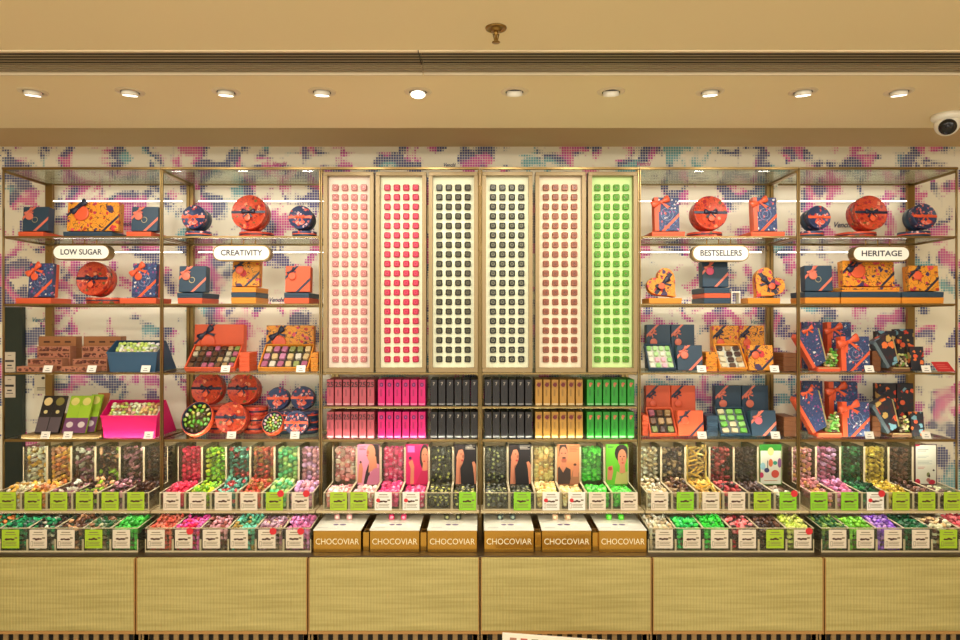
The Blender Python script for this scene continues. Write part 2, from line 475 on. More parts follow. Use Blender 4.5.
# ------------------------------------------------------------------ shelving bays
W = .797
XP = [-2.391+W*i for i in range(7)]
BAYS = ['low sugar', 'creativity', 'pink', 'gold', 'bestsellers', 'heritage']
F, B = 3.35, 3.70                       # front and rear of the frames
ZT, ZA, ZB, ZC, ZM, ZD = 2.312, 1.981, 1.643, 1.297, 1.128, .964
LED = emit('led_strip', (255, 251, 240), 8.)
BIN_FILL = emit('added_bin_fill', (255, 249, 236), 62.)  # added fill light, brightens the bin towers and trays
PLATFORM_FILL = emit('added_platform_fill', (255, 249, 236), 9.)  # added fill light, brightens the lower sweets and plinth tops
CSH = .46                               # counter height
def bay_unit(i):
    x0, x1 = XP[i]+.0015, XP[i+1]-.0015
    cx = (x0+x1)/2; h = (x1-x0)/2
    mid = i in (2, 3)
    lab = {0: 'brass and glass shelving bay with the low sugar sign', 1: 'brass and glass shelving bay with the creativity sign',
           2: 'brass shelving bay holding the pink, magenta and dark chocolate panels', 3: 'brass shelving bay holding the dark, gold and green chocolate panels',
           4: 'brass and glass shelving bay with the bestsellers sign', 5: 'brass and glass shelving bay with the heritage sign'}[i]
    t = thing('shelving_unit', lab, 'shelving', (cx, F, CSH), group='brass shelving bays')
    H = ZT-CSH
    for s in (-1, 1):
        b = MB(); b.box(s*h-(.006 if s > 0 else 0), s*h+(.006 if s < 0 else 0), 0, .012, 0, H, 0, .001); b.build('front_post', BRASS, t)
        if i == 0 and s < 0 or i == 5 and s > 0: rw = .040
        else: rw = .018
        b = MB(); b.box(s*h-(rw if s > 0 else 0), s*h+(rw if s < 0 else 0), B-F-.02, B-F, 0, H, 0, .001); b.build('rear_post', BRASS, t)
        b = MB(); b.box(s*h-(.010 if s > 0 else 0), s*h+(.010 if s < 0 else 0), .012, B-F-.02, H-.014, H, 0, .001); b.build('side_rail', BRASS, t)
    b = MB(); b.box(-h, h, -.004, .010, H, H+.012, 0, .001); b.build('top_rail', BRASS, t)
    if not mid:
        b = MB(); b.box(-h+.009, h-.009, .012, B-F-.022, H-.008, H); b.build('top_glass', GLASS, t)
        b = MB(); b.box(-h+.045, h-.020, B-F-.020, B-F-.010, H-.012, H-.002); b.build('rear_rail', BRASS, t)
    zs = [ZC, ZM, ZD] if mid else [ZA, ZB, ZC, ZD]
    for z in zs:
        zz = z-CSH
        b = MB(); b.box(-h+.0085, h-.0085, .002, .012, zz-(.014 if z == ZD else .010), zz-.001, 0, .001)
        b.box(-h+.019, h-.019, B-F-.034, B-F-.022, zz-.014, zz-.001)
        for s in (-1, 1):
            b.box(s*h-(.018 if s > 0 else -.0085), s*h+(.018 if s < 0 else -.0085), .012, B-F-.022, zz-.014, zz-.001)
        sh = b.build('shelf', BRASS, t)
        b = MB(); b.box(-h+.0185, h-.0185, .0125, B-F-.0345, zz-.009, zz-.001); b.build('glass_pane', GLASS, sh)
    if not mid:
        for z in (ZT-.097, ZA-.047, ZB-.006, ZC-.006):
            b = MB(); b.box(-h+.045, h-.045, B-F-.018, B-F-.010, z-CSH-.003, z-CSH); b.build('light_strip', LED, t)
    b = MB(); b.box(-h+.02, h-.02, .013, .021, ZD-CSH-.0135, ZD-CSH-.0108); b.build('light_strip', BIN_FILL, t)  # hidden strip under the bottom shelf, added as fill for the bins
for i in range(6): bay_unit(i)

# white pill signs hanging under the top shelf
SIGNT = mat('sign_ink', (62, 60, 74), .6)
def pill_sign(px0, px1, py0, py1, s, bay):
    D = 3.33; w, h = S(px1-px0, D), S(py1-py0, D); z = PZ((py0+py1)/2, D)
    t = thing('hanging_sign', 'white pill-shaped sign with brass rim reading %s' % s, 'sign', (PX((px0+px1)/2, D), D, z), group='pill signs over the gift shelves')
    def pill(w, h):
        r = h/2; pts = []
        for sx, a0 in ((1, -90), (-1, 90)):
            for k in range(13):
                a = R(a0+180*k/12); pts.append((sx*(w/2-r)+r*math.cos(a), r*math.sin(a)))
        return pts
    b = MB(); b.prism(pill(w, h), 0, .045); b.build('rim', BRASS, t)
    b = MB(); b.prism(pill(w-.012, h-.012), -.002, .002); b.build('face', mat('sign_face', (246, 246, 238), .4), t)
    b = MB(); add_text(b, s, h*.50, 0, -.003, 0, 0, 0, w*(.72 if len(s) > 8 else .66 if len(s) > 8 else .7)); b.build('lettering', SIGNT, t)
    b = MB()
    for xx in (-.06, 0, .06): b.tube((xx, .03, h/2-.004), (xx, .03, ZA-.0155-z), .003)
    b.build('hanger', BRASSD, t)
pill_sign(52.5, 110, 244.5, 260, 'LOW SUGAR', 0)
pill_sign(212.5, 270.5, 245, 261, 'CREATIVITY', 1)
pill_sign(692, 749.5, 245, 261.5, 'BESTSELLERS', 4)
pill_sign(852.5, 910, 246, 261.5, 'HERITAGE', 5)

# ------------------------------------------------------------------ lit chocolate panels
FRAMEM = mat('panel_frame', (150, 128, 90), .4, .3)
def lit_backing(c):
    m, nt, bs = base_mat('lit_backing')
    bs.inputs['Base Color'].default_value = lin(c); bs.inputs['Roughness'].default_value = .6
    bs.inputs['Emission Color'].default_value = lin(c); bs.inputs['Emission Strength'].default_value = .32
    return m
def display_choc(c, ring, deep):
    b = MB(); r = .0156
    b.box(-r, r, -.022, 0, -r, r, 0, .004)
    ring_pts = 14
    vs, fs = [], []
    for k in range(ring_pts):
        a = 2*math.pi*k/ring_pts
        for rr in (.0062, .0086): vs.append((rr*math.cos(a), -.0226, rr*math.sin(a)))
    for k in range(ring_pts):
        j = (k+1) % ring_pts
        fs.append((2*k, 2*k+1, 2*j+1, 2*j))
    b.add(vs, fs, 1)
    b.prism(ellipse(.001, 0, .0035, .003, 8), -.0227, -.0222, 2)
    return b.mesh('mounted_chocolate', [mat('panel_foil_%d_%d_%d' % c, c, .3, .15), mat('panel_foil_ring_%d_%d_%d' % ring, ring, .35), mat('panel_foil_deep_%d_%d_%d' % deep, deep, .35)])
PAN = [((323.2, 373.6), 'pale pink', (200, 130, 126), (150, 70, 76), (226, 176, 168)),
       ((375.6, 426), 'crimson', (190, 28, 66), (214, 70, 100), (150, 16, 50)),
       ((428.6, 477.9), 'dark olive', (40, 36, 20), (104, 100, 64), (64, 58, 34)),
       ((482.2, 532.6), 'black and silver', (36, 36, 28), (140, 138, 108), (70, 68, 50)),
       ((535.5, 586), 'copper brown', (150, 88, 62), (90, 34, 28), (60, 22, 20)),
       ((588.2, 637.6), 'green', (90, 156, 36), (44, 92, 20), (150, 90, 36))]
for (a, c), nm, col, ring, deep in PAN:
    D = 3.335; x0, x1 = PX(a, D), PX(c, D); z0, z1 = ZC+.001, PZ(171.6, D); h = (x1-x0)/2; H = z1-z0
    t = thing('lit_display', 'tall lit panel in a gold frame mounted with rows of %s chocolates' % nm, 'display panel', ((x0+x1)/2, D, z0), group='lit chocolate panels')
    bw = .0195
    b = MB()
    b.box(-h, h, 0, .06, 0, bw+.004, 0, .002); b.box(-h, h, 0, .06, H-bw, H, 0, .002)
    b.box(-h, -h+bw, 0.0003, .06, bw+.004, H-bw); b.box(h-bw, h, 0.0003, .06, bw+.004, H-bw)
    b.build('frame', FRAMEM, t)
    b = MB(); b.box(-h+bw, h-bw, .046, .056, bw, H-bw); b.build('backing', lit_backing({'green': (206, 230, 154), 'pale pink': (234, 216, 194), 'copper brown': (236, 220, 186)}.get(nm, (232, 230, 194))), t)  # green, pink and peach tints put the chocolates' coloured glow into the backing
    me = display_choc(col, ring, deep)
    for r in range(19):
        for q in range(4):
            o = bpy.data.objects.new('mounted_chocolate', me); COL.objects.link(o); o.parent = t
            o.location = ((q-1.5)*.0474+.0, .046, PZ(187.8, 3.37)-z0-r*.0479)
            o.rotation_euler = (0, rng.choice((0, 1, 2, 3))*math.pi/2+rng.uniform(-.05, .05), 0)

# ------------------------------------------------------------------ gift goods
def bow_mesh(size, mats=None):
    b = MB()
    for s in (-1, 1):
        secs = [(0, .08, .05), (.3, .2, .12), (.65, .36, .18), (.95, .42, .16), (1.08, .3, .08)]
        vs, fs, n = [], [], 8
        for x, hz, hy in secs:
            for k in range(n):
                a = 2*math.pi*k/n
                vs.append((s*x*size, hy*size*math.sin(a)-.12*size, hz*size*math.cos(a)+.12*x*size))
        for i in range(len(secs)-1):
            for k in range(n): fs.append((i*n+k, i*n+(k+1) % n, (i+1)*n+(k+1) % n, (i+1)*n+k))
        fs.append(tuple((len(secs)-1)*n+k for k in range(n)))
        b.add(vs, fs, 0, None, True)
        b.prism([(0, 0), (s*.18*size, -.05*size), (s*.85*size, -.85*size), (s*.62*size, -.8*size), (s*.5*size, -.98*size)], -.06*size, -.03*size)
    b.box(-.16*size, .16*size, -.36*size, 0, -.16*size, .18*size, 0, .05*size)
    return b
def add_bow(parent, x, y, z, size, m, roll=0.):
    return bow_mesh(size).build('bow', m, parent, (x, y, z), (0, roll, 0))
def add_tag(parent, x, y, z, r, m):
    b = MB(); b.lathe([(r, 0), (r, .003), (r*.8, .0036), (0, .0036)], 20, 0, Matrix.Rotation(R(90), 4, 'X'))
    return b.build('tag', m, parent, (x, y, z))

STY = {  # lid, base, ribbon, tag
    'navy': (NAVY, NAVY, SALMON, SALMON), 'navyp': (NAVP, CORAL, CORALR, CORALR), 'coral': (CORAL, CORAL, NAVYD, CORALR),
    'orange': (ORANGE, ORANGE, NAVYD, CORALR), 'floral': (FLOR, ORANGE, NAVYD, CORALR), 'red': (REDP, REDP, NAVYD, CORALR),
    'navyt': (NAVT, NAVY, CORALR, CORALR), 'brown': (BROWNBOX, BROWNBOX, CORALR, CORALR), 'dark': (DARKP, BLACK, CORALR, CORALR), 'black': (mat('black_card', (34, 36, 42), .4), BLACK, GOLDINK, GOLDINK)}
def flat(label, x0, x1, hpx, style, z, D=3.385, depth=.17, group=None, band=False):
    """a lidded box lying flat; returns the height of its top"""
    lm, bm_, rb, tg = STY[style]
    w, h = S(x1-x0, D), S(hpx, D)
    t = thing('flat_gift_box', label, 'gift box', (PX((x0+x1)/2, D), D, z+.0004), group=group)
    b = MB(); b.box(-w/2+.001, w/2-.001, .001, depth-.001, 0, h*.5, 0, .001); b.build('base', bm_, t)
    b = MB(); b.box(-w/2, w/2, 0, depth, h*.42, h, 0, .0015); b.build('lid', lm, t)
    if band:
        b = MB(); b.box(-w/2-.0006, w/2+.0006, -.0006, depth+.0006, h*.28, h*.42); b.build('ribbon', rb, t)
    return z+h+.0008
def gift(label, x0, x1, hpx, style, z, D=3.40, depth=.052, lean=5., ribbon='corner', seal=False, spine=False, yaw=0., group=None, tagx=.22, tagz=.60, rb=None, tg=None, bow=True):
    """a lidded box standing on its edge, its lid to the front"""
    lm, bm_, rbm, tgm = STY[style]
    rbm = rb or rbm; tgm = tg or tgm
    w, h = S(x1-x0, D), S(hpx, D)/math.cos(R(lean))
    t = thing('gift_box', label, 'gift box', (PX((x0+x1)/2, D), D, z+.0006), (R(-lean), 0, R(yaw)), group)
    dz = depth*math.sin(R(lean))
    t.location.z += dz
    b = MB(); b.box(-w/2+.0012, w/2-.0012, depth*.45, depth, .0012, h-.0012, 0, .001); b.build('base', bm_, t)
    b = MB(); b.box(-w/2, w/2, 0, depth*.55, 0, h, 0, .0016); b.build('lid', lm, t)
    bw = .011
    if ribbon == 'corner':
        a, c = .42*min(w, h), .46*min(w, h)
        b = MB(); b.prism([(-w/2, h-a), (-w/2, h-a-bw*1.4), (-w/2+a+bw*1.4, h), (-w/2+a, h)], -.0012, .0004); b.build('ribbon', rbm, t)
        b = MB()
        b.prism([(w/2, c), (w/2, c+bw*1.4), (w/2-c-bw*1.4, 0), (w/2-c, 0)], -.0012, .0004)
    elif ribbon == 'br':
        b = MB(); c = .6*min(w, h)
        b.prism([(w/2, c), (w/2, c+bw*1.6), (w/2-c-bw*1.6, 0), (w/2-c, 0)], -.0012, .0004)
    if ribbon: b.build('ribbon', rbm, t)
    if spine:
        b = MB(); b.box(-w/2-.001, -w/2+w*.16, -.0014, depth*.5, 0, h); b.build('spine_band', rbm, t)
    if bow:
        add_bow(t, -w/2+w*.24, -.002, h*(.80 if not spine else .84), w*((.17 if style != 'navyp' else .34) if not spine else .36), rbm, R(-40) if not spine else R(-22))
    if tgm and not spine: add_tag(t, -w/2+w*(tagx+.06), -.004, h*tagz, w*.15, tgm)
    if seal:
        b = MB(); n = 26
        for r0, r1 in (((.245, .258), (.11, .122)) if style == 'navyp' else ((.095, .112),)):
            vs, fs = [], []
            for k in range(n):
                an = 2*math.pi*k/n
                for rr in (r0*w, r1*w): vs.append((rr*math.cos(an), -.0006, rr*math.sin(an)))
            for k in range(n):
                j = (k+1) % n; fs.append((2*k, 2*k+1, 2*j+1, 2*j))
            b.add(vs, fs, 0)
        b.build('seal', PALEINK if style == 'navyp' else GOLDINK, t, (w*(.0 if style == 'navyp' else -.02), 0, h*(.5 if style == 'navyp' else .46)))
    return t
def tin(label, x0, x1, hpx, style, z, D=3.40, depth=.078, lean=8., yaw=0., bowsize=.22, group=None):
    """a round lidded tin standing on its rim"""
    lm, bm_, rb, tg = STY[style]
    r = S(x1-x0, D)/2; hh = S(hpx, D)/2
    t = thing('round_gift_tin', label, 'tin', (PX((x0+x1)/2, D), D, z+.001+depth*math.sin(R(lean))), (R(-lean), 0, R(yaw)), group)
    X90 = Matrix.Translation((0, 0, r)) @ Matrix.Rotation(R(90), 4, 'X')
    b = MB(); b.lathe([(r*.97, -depth), (r*.97, -depth*.4)], 40, 0, X90); b.build('base', bm_, t)
    b = MB(); b.lathe([(r, -depth*.48), (r, -.002), (r*.985, 0), (r*.93, 0), (r*.92, -.0015), (0, -.0015)], 40, 0, X90); b.build('lid', lm, t)
    b = MB()
    b.prism([(-r*.99, r-.007), (r*.99, r-.007), (r*.99, r+.006), (-r*.99, r+.006)], -.0012, .001); b.build('ribbon', rb, t)
    if style == 'red':
        add_bow(t, 0, -.001, r, r*.36, rb); add_tag(t, .0, -.006, r*.62, r*.17, tg)
    elif style == 'navyt':
        add_bow(t, 0, -.001, r, r*.34, rb)
        b = MB(); rr = random.Random(int(x0))
        for k in range(5):
            a = R(200+k*35); b.prism(ellipse(r*.25*math.cos(a), r*.62+r*.18*math.sin(a), r*.2, r*.14, 10), -.0018-.0002*k, 0, k % 2)
        b.build('flower_print', [mat('print_coral', (232, 96, 74), .5), mat('print_pink', (236, 150, 140), .5)], t)
    return t
def flat_tin(label, x0, x1, hpx, style, z, D=3.385, group=None):
    lm, bm_, rb, tg = STY[style]
    r, h = S(x1-x0, D)/2, S(hpx, D)
    t = thing('flat_round_tin', label, 'tin', (PX((x0+x1)/2, D), D+r, z+.0004), group=group)
    b = MB(); b.lathe([(r*.975, 0), (r*.975, h*.5)], 40); b.build('base', bm_, t)
    b = MB(); b.lathe([(r, h*.42), (r, h*.94), (r*.98, h), (0, h)], 40); b.build('lid', lm, t)
    b = MB(); b.lathe([(r*1.004, h*.45), (r*1.004, h*.62)], 40, cap=False); b.build('ribbon', NAVYD if style == 'red' else CORALR, t)
    return z+h+.0008
def heart_pts(w, h):
    pts = []
    for k in range(40):
        a = 2*math.pi*k/40
        pts.append((16*math.sin(a)**3, 13*math.cos(a)-5*math.cos(2*a)-2*math.cos(3*a)-math.cos(4*a)))
    xs, zs = [p[0] for p in pts], [p[1] for p in pts]
    return [(w*(.86*p[0]/(max(xs)-min(xs))+.085*math.sin(2*math.pi*i/40)), h*(.86*(p[1]-min(zs))/(max(zs)-min(zs))+.07+.085*math.cos(2*math.pi*i/40))) for i, p in enumerate(pts)]
def heart(label, x0, x1, hpx, z, roll, D=3.42, depth=.05, group=None):
    w, h = S(x1-x0, D), S(hpx, D)
    t = thing('heart_gift_box', label, 'gift box', (PX((x0+x1)/2, D), D, z+.001), (R(-7), 0, 0), group)
    t.location.z += depth*math.sin(R(7))
    Mx = Matrix.Translation((0, 0, h/2)) @ Matrix.Rotation(R(roll), 4, 'Y') @ Matrix.Translation((0, 0, -h/2))
    P = [tuple((Mx @ Vector((p[0], 0, p[1]))).xz) for p in heart_pts(w, h)]
    zmin = min(p[1] for p in P); P = [(p[0], p[1]-zmin) for p in P]
    c = (sum(p[0] for p in P)/40, sum(p[1] for p in P)/40)
    b = MB(); b.prism([(c[0]+(p[0]-c[0])*.97, c[1]+(p[1]-c[1])*.97) for p in P], depth*.4, depth); b.build('base', ORANGE, t)
    b = MB(); b.prism(P, 0, depth*.5); b.build('lid', FLOR, t)
    s = 1 if roll > 0 else -1
    b = MB(); Mr = Matrix.Translation((c[0], 0, c[1])) @ Matrix.Rotation(R(-38*s), 4, 'Y')
    b.box(-.010, .010, -.0014, .001, -h*.43, h*.43, 0, 0, Mr); b.build('ribbon', NAVYD, t)
    add_bow(t, c[0], -.001, c[1], w*.26, NAVYD, R(40*s))
    add_tag(t, c[0]+s*.012, -.012, c[1]-h*.1, w*.11, CORALR)
    return t

G = 'gift boxes on the %s shelf of the %s bay'
def price_card(px, D=3.365, z=ZC, where='', group='small white price cards', wpx=9):
    w = S(wpx, D)
    t = thing('price_card', 'small white price card %s' % where, 'price card', (PX(px, D), D, z+.0005), (R(-22), 0, 0), group)
    b = MB(); b.box(-w/2, w/2, -.001, 0, 0, S(7.2, D)); b.build('card', WHITE, t)
    b = MB()
    for k, ww in enumerate((.5, .3)): b.box(-w*ww/2, w*ww/2, -.0013, -.001, .008+k*.011, .0105+k*.011)
    b.build('print', DARK, t)

# ---- top shelf
lowA, creA, besA, herA = (' on the top shelf, low sugar bay', ' on the top shelf, creativity bay', ' on the top shelf, bestsellers bay', ' on the top shelf, heritage bay')
g = G % ('top', 'low sugar')
z = flat('flat coral box under the navy box nearest the low sugar bay end post, top shelf', 18, 43, 5, 'coral', ZA, group=g)
gift('navy box with salmon corner ribbon, top shelf, end-post side of the floral box', 22, 47.5, 24.5, 'navy', z, seal=True, group=g)
z = flat('flat navy box under the orange floral box, top shelf of the low sugar bay', 63, 112, 5, 'navy', ZA, depth=.2, group=g)
gift('wide orange floral box with navy ribbon on the top shelf, low sugar bay', 66.5, 118, 29.5, 'floral', z, group=g, tg=None)
z = flat('flat coral box under the navy box beside the creativity bay, top shelf', 126, 151, 5, 'coral', ZA, group=g)
gift('navy box with salmon corner ribbon, top shelf, creativity side of the wide floral box', 131, 157.5, 24.5, 'navy', z, seal=True, group=g)
g = G % ('top', 'creativity')
z = flat_tin('flat navy tin under the small navy tin nearest the low sugar bay', 180.5, 206, 6, 'navyt', ZA, group=g)
tin('small navy floral tin on edge, top shelf of creativity bay, nearest low sugar bay', 180, 204.5, 23, 'navyt', z, yaw=-6, group=g)
z = flat_tin('flat red tin under the big red tin, top shelf of the creativity bay', 234, 268, 5.5, 'red', ZA, group=g)
tin('big red tin with black bow on edge, top shelf of the creativity bay', 229.5, 265, 33, 'red', z, yaw=-5, group=g)
z = flat_tin('flat navy tin under the small navy tin nearest the pink chocolate panel', 289, 313.5, 6, 'navyt', ZA, group=g)
tin('small navy floral tin on edge, top shelf of creativity bay, beside pink panel', 287.5, 311.5, 23.5, 'navyt', z, yaw=-4, group=g)
g = G % ('top', 'bestsellers')
z = flat('flat coral box under the patterned box nearest the green panel, top shelf', 652, 685, 5, 'coral', ZA, group=g)
gift('navy patterned box with coral bow, top shelf, between green panel and red tin', 655, 680, 34, 'navyp', z, ribbon='br', seal=True, spine=True, yaw=3, group=g)
z = flat_tin('flat red tin under the big red tin, top shelf of the bestsellers bay', 692.5, 727.5, 5.5, 'red', ZA, group=g)
tin('big red tin with black bow on edge, top shelf of the bestsellers bay', 694.5, 729, 33, 'red', z, yaw=4, group=g)
z = flat('flat coral box under the patterned box beside the heritage bay, top shelf', 751, 785, 5, 'coral', ZA, group=g)
gift('navy patterned box with coral bow, top shelf of bestsellers bay, beside heritage bay', 754, 778, 34, 'navyp', z, ribbon='br', seal=True, spine=True, yaw=4, group=g)
g = G % ('top', 'heritage')
z = flat_tin('flat navy tin under the small navy tin nearest the bestsellers bay', 803.5, 829, 6, 'navyt', ZA, group=g)
tin('small navy floral tin on edge, top shelf of heritage bay, nearest bestsellers bay', 808.5, 832.5, 23, 'navyt', z, yaw=6, group=g)
z = flat_tin('flat red tin under the big red tin, top shelf of the heritage bay', 847, 885, 5.5, 'red', ZA, group=g)
tin('big red tin with black bow on edge, top shelf of the heritage bay', 855.5, 890.5, 33, 'red', z, yaw=6, group=g)
z = flat_tin('flat navy tin under the small navy tin nearest the security camera', 908.5, 938, 6, 'navyt', ZA, group=g)
tin('small navy floral tin on edge, top shelf of heritage bay, below security camera', 913.5, 939.5, 23, 'navyt', z, yaw=7, group=g)

# ---- second shelf, behind the signs
g = G % ('second', 'low sugar')
z = flat('flat coral box under the patterned box at the end-post side of LOW SUGAR sign', 15.5, 51, 5.5, 'coral', ZB, group=g)
gift('navy patterned box with coral bow, second shelf, end-post side of round red tin', 27, 51.5, 34, 'navyp', z, ribbon='br', seal=True, group=g, tg=None, yaw=-3)
z = flat_tin('flat red tin under the round red tin below the LOW SUGAR sign', 76.5, 118, 6, 'red', ZB, group=g)
tin('round red tin with black bow on edge below the LOW SUGAR sign', 73, 107.5, 32.5, 'red', z, yaw=-7, group=g)
z = flat('flat coral box under the patterned box beside the creativity bay, second shelf', 119.5, 156, 5.5, 'coral', ZB, group=g)
gift('navy patterned box with coral bow, second shelf, creativity side of round red tin', 131, 155.5, 34, 'navyp', z, ribbon='br', seal=True, group=g, tg=None, yaw=-3)
g = G % ('second', 'creativity')
z = flat('flat coral box lowest below the standing navy box, creativity bay', 177.5, 202, 5.5, 'coral', ZB, depth=.22, group=g)
z = flat('flat navy box on the coral one below the navy box, creativity second shelf', 177, 202.5, 5, 'navy', z, depth=.22, group=g)
gift('navy box with salmon ribbon and tag, second shelf of the creativity bay', 178.5, 205.5, 26, 'navy', z, group=g, seal=True)
z = flat('flat orange box lowest in the stack below the CREATIVITY sign', 231, 256, 6, 'orange', ZB, depth=.2, group=g)
z = flat('flat navy box in the middle of the stack below the CREATIVITY sign', 231, 256, 5, 'navy', z, depth=.2, group=g)
z = flat('flat orange box topmost in the stack below the CREATIVITY sign', 231.5, 256, 5, 'orange', z, depth=.2, group=g)
gift('orange floral box with navy ribbon standing below the CREATIVITY sign', 232, 259, 27, 'floral', z, group=g, D=3.41)
z = flat('flat coral box lowest under the coral box, second shelf, beside pink panel', 284, 309, 5.5, 'coral', ZB, depth=.22, group=g)
z = flat('flat navy box under the coral box, second shelf, beside pink panel', 284, 309, 5, 'navy', z, depth=.22, group=g)
gift('coral box with navy ribbon standing on second shelf beside the pink panel', 285, 310, 26, 'coral', z, group=g)
g = G % ('second', 'bestsellers')
z = flat('flat orange box under the heart box nearest the green panel', 649, 682, 5.5, 'orange', ZB, depth=.15, group=g)
heart('orange floral heart box with dark ribbon nearest the green panel', 650.5, 680, 30.5, z, -42, group=g)
z = flat('flat navy box lowest in the stack below the BESTSELLERS sign', 704, 730.5, 5.5, 'navy', ZB, depth=.2, group=g)
z = flat('flat coral box in the stack below the BESTSELLERS sign', 704.5, 730.5, 4.5, 'coral', z, depth=.2, group=g)
z = flat('flat navy box topmost in the stack below the BESTSELLERS sign', 704, 730, 5.5, 'navy', z, depth=.2, group=g)
gift('navy box with pink tag standing below the BESTSELLERS sign', 702.5, 729, 26, 'navy', z, group=g, D=3.41, tg=mat('pink_tag', (226, 84, 120), .4), yaw=4)
z = flat('flat orange box under the heart box beside the heritage bay', 748, 780.5, 5.5, 'orange', ZB, depth=.15, group=g)
heart('orange floral heart box with dark ribbon beside the heritage bay', 752, 783, 30.5, z, 42, group=g)
t = thing('acrylic_stand', 'small white acrylic stand beside the stack below the BESTSELLERS sign', 'stand', (PX(736), 3.39, ZB+.0005))
b = MB(); w = S(9)
b.box(-w/2, w/2, 0, .05, .055, .062); b.build('top', WPLAST, t)
for s in (-1, 1):
    b = MB(); b.box(s*w/2-(.005 if s > 0 else 0), s*w/2+(.005 if s < 0 else 0), 0, .05, 0, .055); b.build('leg', WPLAST, t)
g = G % ('second', 'heritage')
zz = []
for a, c, nm in ((805, 840, 'nearest the bestsellers bay'), (841, 901, 'below the HERITAGE sign'), (902, 944, 'nearest the far end post')):
    z = flat('flat orange box lowest on the second shelf of heritage bay, %s' % nm, a, c, 6, 'orange', ZB, group=g, depth=.16)
    z = flat('upper flat navy box, second shelf of heritage bay, %s' % nm, a, c, 5.5, 'navy', z, group=g, depth=.16)
    zz.append(z)
gift('navy box with salmon ribbon, second shelf, bestsellers side of the HERITAGE sign', 805.5, 833, 25.5, 'navy', zz[0], group=g, seal=True)
z = flat('flat orange floral box under the wide floral box below the HERITAGE sign', 842, 900, 4.5, 'floral', zz[1], group=g)
gift('wide orange floral box with navy ribbon below the HERITAGE sign', 843.5, 895, 26, 'floral', z, group=g, tg=None)
gift('small orange floral box with navy bow nearest the far heritage end post', 909.5, 939.5, 25.5, 'floral', zz[2], group=g)

# ------------------------------------------------------------------ sweets
def ico(sub=1):
    bm = bmesh.new(); bmesh.ops.create_icosphere(bm, subdivisions=sub, radius=1)
    bm.verts.ensure_lookup_table()
    r = ([tuple(v.co) for v in bm.verts], [tuple(v.index for v in f.verts) for f in bm.faces]); bm.free(); return r
def lathe_geo(prof, n):
    vs, fs = [], []
    for r, x in prof:
        for k in range(n):
            a = 2*math.pi*k/n; vs.append((x, r*math.cos(a), r*math.sin(a)))
    for i in range(len(prof)-1):
        for k in range(n): fs.append((i*n+k, i*n+(k+1) % n, (i+1)*n+(k+1) % n, (i+1)*n+k))
    fs.append(tuple(range(n))); fs.append(tuple((len(prof)-1)*n+k for k in range(n)))
    return vs, fs
CC = chamfer_cube()
SH = {
    'cube': ([tuple(.9*(c if abs(c) >= 1 else c*1.45) for c in p) for p in CC[0]], CC[1], False),
    'ball': (*ico(2), True),
    'oval': ([(p[0]*1.12, p[1]*.86, p[2]*.66) for p in ico(1)[0]], ico(1)[1], False),
    'twist': (*lathe_geo([(.46, -1.0), (.16, -.66), (.56, -.5), (.68, 0), (.56, .5), (.16, .66), (.46, 1.0)], 6), False),
    'stick': (*lathe_geo([(.3, -1.7), (.36, -1.65), (.36, 1.65), (.3, 1.7)], 6), False),
}
SNAME = {'cube': 'foil_wrapped_chocolate', 'ball': 'round_chocolate', 'oval': 'oval_sweet', 'twist': 'twist_wrapped_sweet', 'stick': 'wafer_stick'}
SWORD = {'cube': 'foil-wrapped chocolate', 'ball': 'round chocolate', 'oval': 'oval sweet', 'twist': 'twist-wrapped sweet', 'stick': 'wafer stick'}
_sm = {}
def sweet_mesh(shape, rgb, size, sealed=False):
    k = (shape, rgb, size, sealed)
    if k in _sm: return _sm[k]
    b = MB(); vs, fs, sm = SH[shape]
    b.add([tuple(c*size for c in p) for p in vs], fs, 0, None, sm)
    mats = [cm(rgb)]
    if sealed:
        for ax in range(3):
            for s in (-1, 1):
                e = []
                for k2 in range(10):
                    a = 2*math.pi*k2/10; p = [0, 0, 0]
                    p[ax] = s*.912*size; p[(ax+1) % 3] = .52*size*math.cos(a); p[(ax+2) % 3] = .52*size*math.sin(a)
                    e.append(tuple(p))
                b.add(e, [tuple(range(10))], 1)
        mats.append(cm(sealed))
    _sm[k] = b.mesh(SNAME[shape], mats)
    return _sm[k]
RAD = {'cube': 1.12, 'ball': 1.02, 'oval': .95, 'twist': .74, 'stick': .45}
def erot(shape, flag):
    if shape not in ('twist', 'stick'): return rrot(shape, True) if shape == 'cube' else rrot(shape)
    u = rng.uniform
    if flag == 'x': return Euler((u(-3, 3), u(-.5, .5), 1.57+u(-.15, .15)))
    if flag == 'y': return Euler((u(-3, 3), u(-.9, .9), u(-.12, .12)))
    return Euler((u(-.15, .15), 1.57+u(-.15, .15), u(-3, 3)))
def rrot(shape, tight=False):
    if shape == 'cube' and tight: return Euler((rng.uniform(-.5, .5), rng.uniform(-.6, .6), rng.uniform(-.7, .7)))
    return Euler((rng.uniform(-3, 3), rng.uniform(-.6, .6), rng.uniform(-3, 3)))
def sweet(shape, rgb, size, M, label, group, sealed=False):
    o = bpy.data.objects.new(SNAME[shape], sweet_mesh(shape, rgb, size, sealed)); COL.objects.link(o)
    o.matrix_world = M
    return tag(o, label, 'chocolate' if shape in ('cube', 'ball') else 'sweet', group)

